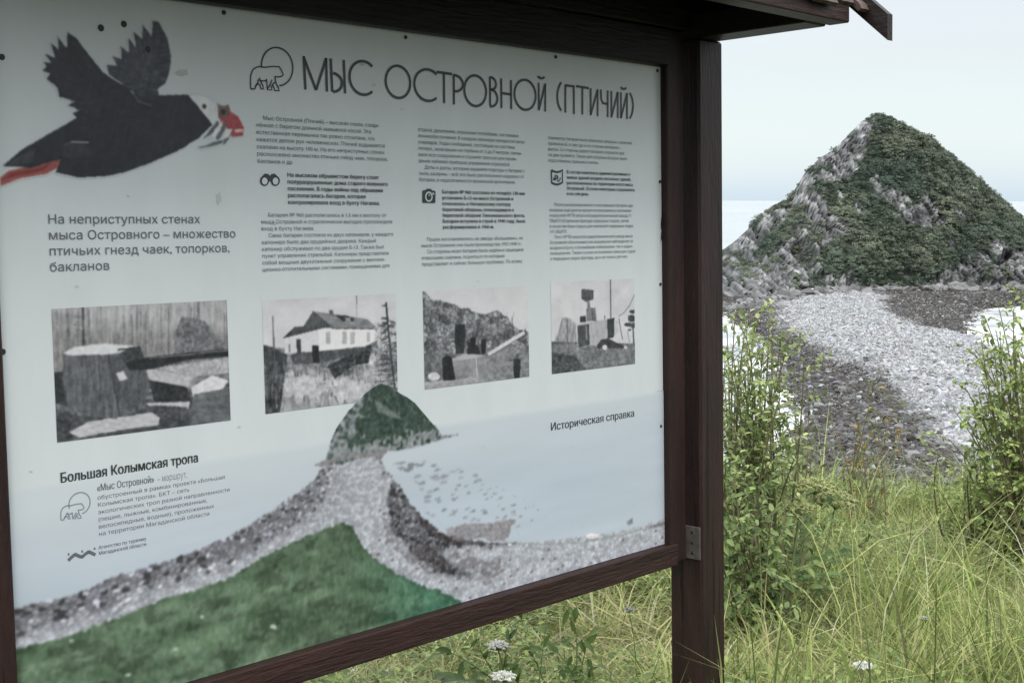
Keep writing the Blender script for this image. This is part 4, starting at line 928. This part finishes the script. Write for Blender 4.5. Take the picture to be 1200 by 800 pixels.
block('text_block', ['\tПосле расформирования и консервации батареи зда-', 'казармы ещё долгое время использовались военными', 'и морской НРТВ (морской радиотехнический взвод) 71', 'ОБрПЛ (Отдельная бригада подводных лодок), затем', 'в качестве базы отдыха для экипажей подводных лодок', '171 ОБрПЛ.', '\tПост НРТВ (морской радиотехнический взвод) мыса', 'Островной обеспечивал как визуальное наблюдение за', 'входом в бухту и ближайшим побережьем, так и радио-', 'локационное. Также служил источником связи для судов', 'и подводных лодок бригады, да и не только для них.'], (643, 241.3), (644.5, 304.8), (744, 290))
block('heading', ['Большая Колымская тропа'], (70, 565.7), (70, 565.7), (231.4, 541.9), .030, .0235, M_ink)
block('bold_text_block', ['«Мыс Островной»'], (113.2, 575.4), (113.2, 575.4), (180, 565), .022, .0165, M_ink2)
block('text_block', ['– маршрут,'], (184, 564.6), (184, 564.6), (218.6, 558.5), 0, .0165, M_line)
block('text_block', ['обустроенный в рамках проекта «Большая', 'Колымская тропа». БКТ – сеть', 'экологических троп разной направленности', '(пешие, лыжные, комбинированные,', 'велосипедные, водные), проложенных', 'на территории Магаданской области'], (113.6, 585.2), (115, 627.7), (268.5, 575.6), .004, .80, M_ink2)
block('bold_text_block', ['Агентство по туризму', 'Магаданской области'], (115, 643.3), (115, 649.9), (171, 634), .02, .90, M_ink2)
block('heading', ['Историческая справка'], (644.5, 504.5), (644.5, 504.5), (742.5, 491), .026, .0250, M_ink)

# screws, bullet holes and scuffs in the panel
for px_, py_, r_ in ((262, 15, .0045), (475, 44, .0042), (651, 67, .0042), (770, 83, .0042), (773, 213, .0042), (773.5, 333, .0042), (774, 499, .004), (2, 67, .005), (3, 412, .005), (4, 583, .005)):
    u, v = uvp(px_, py_); m = MB(); disk(m, float(u), float(v), 0.0009, .0030, r_); m.build('screw', M_black, panel)
for px_, py_, r_ in ((118, 33, .0058), (145, 28.5, .0055), (173, 58, .0050)):
    u, v = uvp(px_, py_); m = MB(); disk(m, float(u), float(v), .0009, .0014, r_); m.build('bullet_hole', M_black, panel)
m = MB(); flat(m, [(776.2, 232), (776.6, 262), (774.2, 268), (776.0, 276), (773.6, 284), (774.6, 270), (773.8, 262), (775.2, 250)], .0016); m.build('torn_edge', M_black, panel)
M_scuff = mk('scuff', .6, .3, tuple(PANEL_C * np.array([.80, .80, .76])))
for cx, cy, rx, ry in ((214, 85, 9, 5), (82, 313, 3, 2), (424, 76, 4, 2), (90, 336, 3, 2), (320, 262, 5, 2.5), (256, 232, 4, 9), (438, 100, 3, 2), (100, 312, 4, 1.5), (36, 552, 2.5, 1.5), (470, 128, 2, 1.2), (690, 130, 2, 1.5), (560, 330, 2, 1), (232, 545, 2, 1.2), (280, 500, 2.5, 1.2), (700, 470, 2, 1), (150, 230, 2, 2)):
    m = MB(); flat(m, [(cx + rx * math.cos(a) * random.uniform(.5, 1.1), cy + ry * math.sin(a) * random.uniform(.5, 1.1)) for a in np.linspace(0, 6.0, 11)], .0006); m.build('scuff_mark', M_scuff, panel)

# ------------------------------------------------------------------ grass and herbs round the board (nobody could count them)
G_GREEN = np.array([.19, .26, .065]); G_YEL = np.array([.46, .48, .18]); G_STRAW = np.array([.50, .44, .25]); G_DARK = np.array([.08, .135, .04])
def dry(x, y):      # the flattened straw-coloured patch right of the post
    return sstep(.42, .70, fbm(x * .55 + 3, y * .45, 3, 301)) * .7 + .8 * np.exp(-(((x - 2.55) / .9)**2 + ((y - 6.6) / 1.2)**2))
def blades(n, x0, x1, y0, y1, hmul=1.0, per=22, arch=1.0):
    nc = n // per
    cx = rng.uniform(x0, x1, nc); cy = y0 + (y1 - y0) * rng.random(nc) ** 1.1
    k = rng.integers(0, nc, n); spread = rng.uniform(.02, .07, nc)[k]
    ox = rng.normal(0, 1, n); oy = rng.normal(0, 1, n); bx = cx[k] + ox * spread; by = cy[k] + oy * spread
    ch = (rng.uniform(.35, 1.0, nc) * (1 + .9 * (rng.random(nc) > .88)))[k] * (.35 + 1.15 * fbm(bx * .9, by * .9, 3, 311))
    h = ch * rng.uniform(.10, .42, n) * hmul; dr = np.clip(dry(bx, by), 0, 1)
    h = h * (1 - .45 * dr)
    az = np.arctan2(oy, ox) + rng.normal(0, .55, n); stray = rng.random(n) < .25; az[stray] = rng.uniform(0, 6.28, stray.sum())
    bend = (rng.uniform(.25, 1.25, n) + .6 * dr) * arch
    w = rng.uniform(.0011, .0030, n) * (1 + .9 * (rng.random(n) > .78))
    t = np.array([0, .35, .7, 1.0])
    out_ = bend[:, None] * h[:, None] * t**2 * .85; up = h[:, None] * (t - .36 * np.minimum(bend[:, None], 1.7) * t**2.4)
    X = bx[:, None] + np.cos(az)[:, None] * out_; Y = by[:, None] + np.sin(az)[:, None] * out_
    Zz = land(bx, by)[:, None] - .01 + up
    fa = az + math.pi / 2 + rng.normal(0, .6, n); wx_ = np.cos(fa)[:, None] * w[:, None]; wy_ = np.sin(fa)[:, None] * w[:, None]
    tw = np.array([.8, 1.0, .7, 0])
    A = np.stack([X - wx_ * tw, Y - wy_ * tw, Zz], -1); B = np.stack([X + wx_ * tw, Y + wy_ * tw, Zz], -1)
    V = np.concatenate([A[:, :3], B[:, :3], A[:, 3:]], 1)           # 0-2 left, 3-5 right, 6 tip
    base = np.arange(n)[:, None] * 7
    q = np.concatenate([base + np.array([0, 3, 4, 1]), base + np.array([1, 4, 5, 2])]); tr = base + np.array([2, 5, 6])
    ws = np.clip(-.05 + .75 * dr + rng.normal(0, .22, n), 0, 1)[:, None]; wy2 = rng.random(n)[:, None] ** 1.6; cl = rng.random(nc)[k][:, None]
    c = G_DARK * (1 - cl) + G_GREEN * cl; c = c * (1 - wy2 * .8) + G_YEL * wy2 * .8
    c = c * (1 - ws * (ws > .3)) + G_STRAW * ws * (ws > .3)
    c = np.minimum(c * rng.lognormal(.02, .42, (n, 1)) * rng.uniform(.65, 1.25, nc)[k][:, None], .62)
    return V.reshape(-1, 3), [q, tr], np.repeat(c, 7, 0)
M_grass = mk('grass_mat', .5, .22, attr=True, trans=.42)
sets = [blades(45000, -.3, 3.2, 3.4, 7.2, .9, 60, 1.1), blades(110000, -.6, 3.6, 3.0, 7.0), blades(60000, -.4, 5.2, 6.4, 10.6, 1.05), blades(5000, -.2, 3.0, 2.9, 5.6, 1.5, 34, .7), blades(2500, -.4, 4.2, 2.9, 9.5, 1.9, 3, .35), blades(9000, -3.2, -.6, 2.6, 8.0), blades(1300, .42, 1.0, 2.95, 3.30, 1.75, 12, .7), blades(5000, 1.9, 3.3, 5.6, 7.4, 1.5, 20, .7), blades(1600, .3, 2.6, 3.4, 4.2, 1.6, 12, .8)]
off = 0; VV = []; QQ = []; TT = []; CC = []
for V, (q, t), c in sets:
    VV.append(V); QQ.append(q + off); TT.append(t + off); CC.append(c); off += len(V)
tag(mesh('grass', np.concatenate(VV), [np.concatenate(QQ), np.concatenate(TT)], M_grass, None, np.concatenate(CC)), 'long green and straw coloured grass round the board', 'grass', kind='stuff')

def leaf_mesh(P, D, Nn, ln, wd_, col, fold=.25, droop=.2):
    """pointed leaves with a midrib fold; P base, D direction, Nn rough normal"""
    n = len(P); D = D / (np.linalg.norm(D, axis=1, keepdims=True) + 1e-9)
    sd_ = np.cross(D, Nn); sd_ /= np.linalg.norm(sd_, axis=1, keepdims=True) + 1e-9; N = np.cross(sd_, D)
    ln = ln[:, None]; wd_ = wd_[:, None]
    def pt(t, s): return P + D * ln * t + sd_ * wd_ * s + N * (abs(s) * wd_ * fold) - np.array([0, 0, 1]) * ln * droop * t * t
    V = np.stack([pt(0, 0), pt(.30, .5), pt(.68, .40), pt(1, 0), pt(.68, -.40), pt(.30, -.5), pt(.5, 0)], 1)
    b = np.arange(n)[:, None] * 7
    q = np.concatenate([b + np.array([0, 1, 2, 6]), b + np.array([0, 6, 4, 5])]); t = np.concatenate([b + np.array([6, 2, 3]), b + np.array([6, 3, 4])])
    return V.reshape(-1, 3), [q, t], np.repeat(col, 7, 0)
M_leaf = mk('leaf_mat', .45, .25, attr=True, trans=.30)
M_stem = mk('stem_mat', .7, .3, (.13, .12, .065), vary=(20, .3))
M_gstem = mk('green_stem_mat', .6, .3, (.10, .14, .05), vary=(20, .3))
# low broad-leaved herbs between the grass
nh = 120000; hx = rng.uniform(-.7, 5.0, nh); hy = rng.uniform(2.9, 10.2, nh)
k = fbm(hx * .9, hy * .9, 3, 331) + .10 * (hx < 1.2) > .50; hx, hy = hx[k], hy[k]; nh = len(hx)
hz = land(hx, hy) + .02 + .24 * rng.random(nh) ** .8 * (.4 + fbm(hx * .9, hy * .9, 3, 311)); a = rng.uniform(0, 6.28, nh)
D = np.stack([np.cos(a), np.sin(a), rng.uniform(-.2, .6, nh)], -1); Nn = np.stack([rng.normal(0, .35, nh), rng.normal(0, .35, nh), np.ones(nh)], -1)
wv = rng.random((nh, 1)); c = (G_DARK * (1 - wv) + np.array([.27, .34, .105]) * wv) * rng.uniform(.6, 1.4, (nh, 1))
V, Fs, cc = leaf_mesh(np.stack([hx, hy, hz], -1), D, Nn, rng.uniform(.014, .048, nh), rng.uniform(.006, .018, nh), c)
tag(mesh('meadow_herbs', V, Fs, M_leaf, None, cc), 'low broad leaved herbs growing between the grass', 'herbs', kind='stuff')

# ------------------------------------------------------------------ shrubs: each a thing with branches and foliage
def shrub(name, label, base, tips, leaf=(.035, .06), wid=.5, dens=42, cols=((.05, .09, .03), (.13, .18, .06)), start=.2, twig=.22, r0=.008, cat='shrub', group=None, seedv=1, smat=None, accent=None, extra=1):
    global rng
    keep_rng = rng; rng = np.random.default_rng(seedv)
    bx_, by_ = base; b = np.array([bx_, by_, float(land(np.array([bx_]), np.array([by_]))[0])])
    t = empty(name, b, label, cat, group)
    mb = MB(); Ps, Ds = [], []
    tips = [np.array(p) for p in tips]
    for p in list(tips):
        for _ in range(extra): tips.append(p + rng.normal(0, 1, 3) * np.array([.10, .16, .06]) - np.array([0, 0, rng.uniform(.02, .30)]))
    for tip in tips:
        tip = tip - b
        st = np.array([rng.normal(0, .06), rng.normal(0, .06), -.05]); md = st + (tip - st) * .5 + np.array([rng.normal(0, .05), rng.normal(0, .05), .12 * np.linalg.norm(tip)])
        ts = np.linspace(0, 1, 12)[:, None]; C_ = (1 - ts)**2 * st + 2 * ts * (1 - ts) * md + ts**2 * tip
        mb.tube(C_, np.linspace(r0, r0 * .22, 12), 6)
        ln = np.linalg.norm(np.diff(C_, axis=0), axis=1).sum()
        nt_ = max(3, int(ln * dens * .22))
        for s_ in np.linspace(start, .97, nt_):
            i = min(int(s_ * 11), 10); p0 = C_[i] + (C_[i + 1] - C_[i]) * (s_ * 11 - i); tg = C_[i + 1] - C_[i]; tg /= np.linalg.norm(tg)
            d = tg * .6 + rng.normal(0, .6, 3); d[2] = abs(d[2]) * .6 + .1; d /= np.linalg.norm(d)
            l_ = twig * rng.uniform(.4, 1.1) * (1.1 - .5 * s_)
            tw = np.stack([p0, p0 + d * l_ * .5 + np.array([0, 0, .01]), p0 + d * l_])
            mb.tube(tw, [r0 * .22, r0 * .16, r0 * .1], 4)
            for q_ in np.linspace(.25, 1.0, max(3, int(l_ * 80))):
                pp = tw[0] + (tw[2] - tw[0]) * q_; dd_ = d * .5 + rng.normal(0, .55, 3); Ps.append(pp); Ds.append(dd_)
        for s_ in np.linspace(.8, 1, 6): Ps.append(C_[min(int(s_ * 11), 11)]); Ds.append(tg + rng.normal(0, .5, 3))
    mb.build('stem', smat or M_stem, t)
    n = len(Ps); Ps = np.array(Ps); Ds = np.array(Ds); Nn = np.stack([rng.normal(0, .5, n), rng.normal(0, .5, n) - .3, np.ones(n)], -1)
    l_ = rng.uniform(*leaf, n); w = rng.random((n, 1)) ** 1.2; c0, c1 = map(np.array, cols)
    c = (c0 * (1 - w) + c1 * w) * rng.uniform(.75, 1.25, (n, 1))
    if accent is not None:
        k_ = rng.random(n) < accent[0]; c[k_] = np.array(accent[1]) * rng.uniform(.7, 1.3, (k_.sum(), 1))
    V, Fs, cc = leaf_mesh(Ps, Ds, Nn, l_, l_ * wid * rng.uniform(.8, 1.2, n), c)
    mesh('foliage', V, Fs, M_leaf, t, cc)
    rng = keep_rng
    return t
A = at
LEFT = 'shrubs beside the board post'
shrub('leafy_shrub', 'tallest leafy shrub, pale green, right behind the outer post of the board', (1.02, 5.5),
      [A(862, 366, 5.6), A(886, 362, 5.5), A(905, 374, 5.4), A(872, 395, 5.3), A(852, 385, 5.7), A(915, 400, 5.5), A(858, 440, 5.3), A(886, 440, 5.4), A(900, 480, 5.3), A(860, 500, 5.2), A(835, 470, 5.8), A(850, 545, 5.1)],
      (.019, .040), .46, 58, ((.10, .16, .05), (.42, .48, .20)), .12, group=LEFT, seedv=3, extra=3)
shrub('leafy_shrub', 'sparse twiggy shrub with open leaves in front of the white water, between post and beach', (1.30, 6.0),
      [A(930, 430, 6.0), A(948, 470, 6.1), A(925, 480, 5.9), A(940, 520, 6.0), A(955, 505, 6.2), A(910, 520, 5.9), A(960, 545, 6.1)],
      (.024, .042), .5, 26, ((.045, .07, .03), (.12, .15, .06)), .4, twig=.12, r0=.006, group=LEFT, seedv=4)
shrub('leafy_shrub', 'low dark green shrub with large leaves at the foot of the post', (.98, 4.9),
      [A(860, 560, 4.9), A(885, 575, 4.9), A(905, 600, 4.8), A(875, 610, 4.7), A(920, 585, 5.0), A(855, 620, 4.7), A(935, 610, 5.0), A(900, 640, 4.7)],
      (.022, .050), .42, 48, ((.07, .12, .04), (.28, .36, .13)), .08, group=LEFT, seedv=5, extra=3)
RIGHT = 'shrubs at the right edge of the grass'
shrub('birch_shrub', 'tall green shrub at the right edge with sprays reaching over the bay', (2.52, 6.2),
      [A(1200, 345, 6.2), A(1188, 362, 6.2), A(1168, 392, 6.1), A(1150, 398, 6.2), A(1192, 410, 6.1), A(1210, 380, 6.3), A(1230, 360, 6.3), A(1176, 430, 6.1), A(1150, 446, 6.2), A(1205, 450, 6.0), A(1240, 420, 6.2), A(1132, 455, 6.3), A(1190, 480, 6.0)],
      (.018, .036), .58, 46, ((.11, .17, .05), (.38, .46, .15)), .12, group=RIGHT, seedv=6, extra=3)
shrub('birch_shrub', 'lower green shrub at the right edge, below the tall one', (2.35, 6.6),
      [A(1160, 480, 6.6), A(1140, 510, 6.6), A(1175, 505, 6.5), A(1195, 520, 6.5), A(1155, 540, 6.4), A(1185, 550, 6.4), A(1215, 500, 6.5), A(1135, 545, 6.7)],
      (.018, .036), .52, 52, ((.12, .18, .055), (.40, .48, .16)), .08, group=RIGHT, seedv=7, extra=4)
shrub('sapling', 'thin sapling with yellowing leaves standing alone in front of the beach', (2.12, 7.8),
      [A(1030, 432, 7.8), A(1016, 452, 7.8), A(1045, 468, 7.8), A(1002, 492, 7.7), A(1052, 505, 7.9), A(1024, 500, 7.7), A(990, 530, 7.8)],
      (.028, .05), .4, 26, ((.06, .085, .03), (.15, .17, .06)), .3, twig=.11, r0=.0055, seedv=8, accent=(.22, (.30, .20, .07)))
shrub('willowherb', 'stand of narrow leaved stalks with orange tinted leaves below the sapling', (1.86, 7.2),
      [A(995, 545, 7.2), A(1010, 530, 7.3), A(1022, 555, 7.2), A(980, 570, 7.1), A(1040, 570, 7.2), A(1000, 580, 7.0)],
      (.03, .055), .22, 36, ((.07, .09, .03), (.17, .19, .07)), .2, twig=.07, r0=.004, cat='wild plant', smat=M_gstem, seedv=9, accent=(.3, (.34, .20, .08)))
shrub('leafy_weed', 'bright green leafy weeds under the bottom rail of the board', (.12, 3.55),
      [A(640, 728, 3.6), A(600, 735, 3.5), A(670, 715, 3.7), A(560, 755, 3.4), A(620, 760, 3.3), A(690, 745, 3.6), A(530, 765, 3.3), A(655, 765, 3.4)],
      (.03, .06), .34, 46, ((.06, .11, .03), (.19, .25, .08)), .15, twig=.10, r0=.0035, cat='wild plant', smat=M_gstem, seedv=10)

# umbels: angelica beside the shrubs, white yarrow in the grass
def umbel(name, label, head, Yd, base, hr, col, nray, cat, group, leaves=0, seedv=1, stem_r=.0035):
    global rng
    keep = rng; rng = np.random.default_rng(seedv)
    h = A(*head, Yd); b = np.array([base[0], base[1], float(land(np.array([base[0]]), np.array([base[1]]))[0])])
    t = empty(name, b, label, cat, group); top_ = h - b
    mb = MB(); ts = np.linspace(0, 1, 9)[:, None]; md = top_ * .5 + np.array([.03, 0, .05]); st = np.array([0, 0, -.04])
    C_ = (1 - ts)**2 * st + 2 * ts * (1 - ts) * md + ts**2 * (top_ - np.array([0, 0, hr * .8])); mb.tube(C_, np.linspace(stem_r, stem_r * .6, 9), 6); mb.build('stem', M_gstem, t)
    ry = MB(); V_, F_, C2 = [], [], []; off_ = 0
    for i in range(nray):
        a = i * 2.39996; r = hr * math.sqrt((i + .5) / nray); e = C_[-1] + np.array([r * math.cos(a), r * math.sin(a), hr * .8 - r * r / hr * .35])
        ry.tube(np.stack([C_[-1], C_[-1] * .4 + e * .6 + np.array([0, 0, -.003]), e]), [.0009, .0007, .0006], 4)
        m_ = 12; pp = e + rng.normal(0, hr * .10, (m_, 3)) * np.array([1, 1, .5])
        v, f, c = stones(pp, rng.uniform(hr * .05, hr * .10, m_), np.array([col]) * rng.uniform(.75, 1.15, (m_, 1)), I0, F0, .8)
        V_.append(v); F_.append(f + off_); C2.append(c); off_ += len(v)
    ry.build('ray', M_gstem, t)
    mesh('flower_head', np.concatenate(V_), np.concatenate(F_), M_leaf, t, np.concatenate(C2))
    if leaves:
        Ps = []; Ds = []
        for i in range(leaves):
            s_ = rng.uniform(.2, .75); p0 = C_[int(s_ * 8)]; a = rng.uniform(0, 6.28); d = np.array([math.cos(a), math.sin(a), .35])
            for q_ in np.linspace(.3, 1, 5):
                for sg in (-1, 1): Ps.append(p0 + d * .16 * q_); Ds.append(d + sg * .8 * np.array([-d[1], d[0], 0]))
        n = len(Ps); l_ = rng.uniform(.04, .07, n)
        V, Fs, cc = leaf_mesh(np.array(Ps), np.array(Ds), np.tile([0, -.3, 1.], (n, 1)) + rng.normal(0, .2, (n, 3)), l_, l_ * .45, np.array([.08, .13, .04]) * rng.uniform(.7, 1.4, (n, 1)))
        mesh('foliage', V, Fs, M_leaf, t, cc)
    rng = keep; return t
AN = 'greenish angelica umbels'
umbel('angelica', 'uppermost yellowish green umbel on a slanting stalk, beside the twiggy shrub', (955, 562), 5.2, (1.02, 5.0), .075, (.34, .37, .16), 34, 'wild plant', AN, 3, 21, .006)
umbel('angelica', 'broad yellowish green umbel lower and right of the uppermost one', (978, 578), 5.3, (1.16, 5.1), .085, (.32, .34, .15), 36, 'wild plant', AN, 3, 22, .006)
umbel('angelica', 'small yellowish green umbel nearest to the post, low among large leaves', (938, 590), 5.0, (.98, 4.85), .060, (.30, .33, .13), 26, 'wild plant', AN, 2, 23, .005)
YA = 'white flower heads in the grass'
umbel('yarrow', 'white flower head close under the bottom rail, leftmost in the grass', (584, 752), 3.25, (-.02, 3.3), .026, (.80, .80, .74), 34, 'wild flower', YA, 1, 24)
umbel('yarrow', 'white flower head below the leftmost one, at the lower edge', (590, 788), 3.05, (.02, 3.1), .028, (.82, .82, .76), 34, 'wild flower', YA, 1, 25)
umbel('yarrow', 'white flower head in the grass well to the right of the post', (1012, 776), 3.9, (1.06, 3.95), .030, (.80, .80, .78), 34, 'wild flower', YA, 1, 26)
umbel('yarrow', 'small dull white flower head amid the grass, above the right one', (1082, 722), 4.5, (1.38, 4.5), .020, (.62, .66, .66), 14, 'wild flower', YA, 1, 27)
umbel('bellflower', 'single pale violet flower on a thin stalk left of the post', (737, 712), 3.7, (.36, 3.75), .016, (.42, .42, .62), 9, 'wild flower', None, 0, 28, .0018)
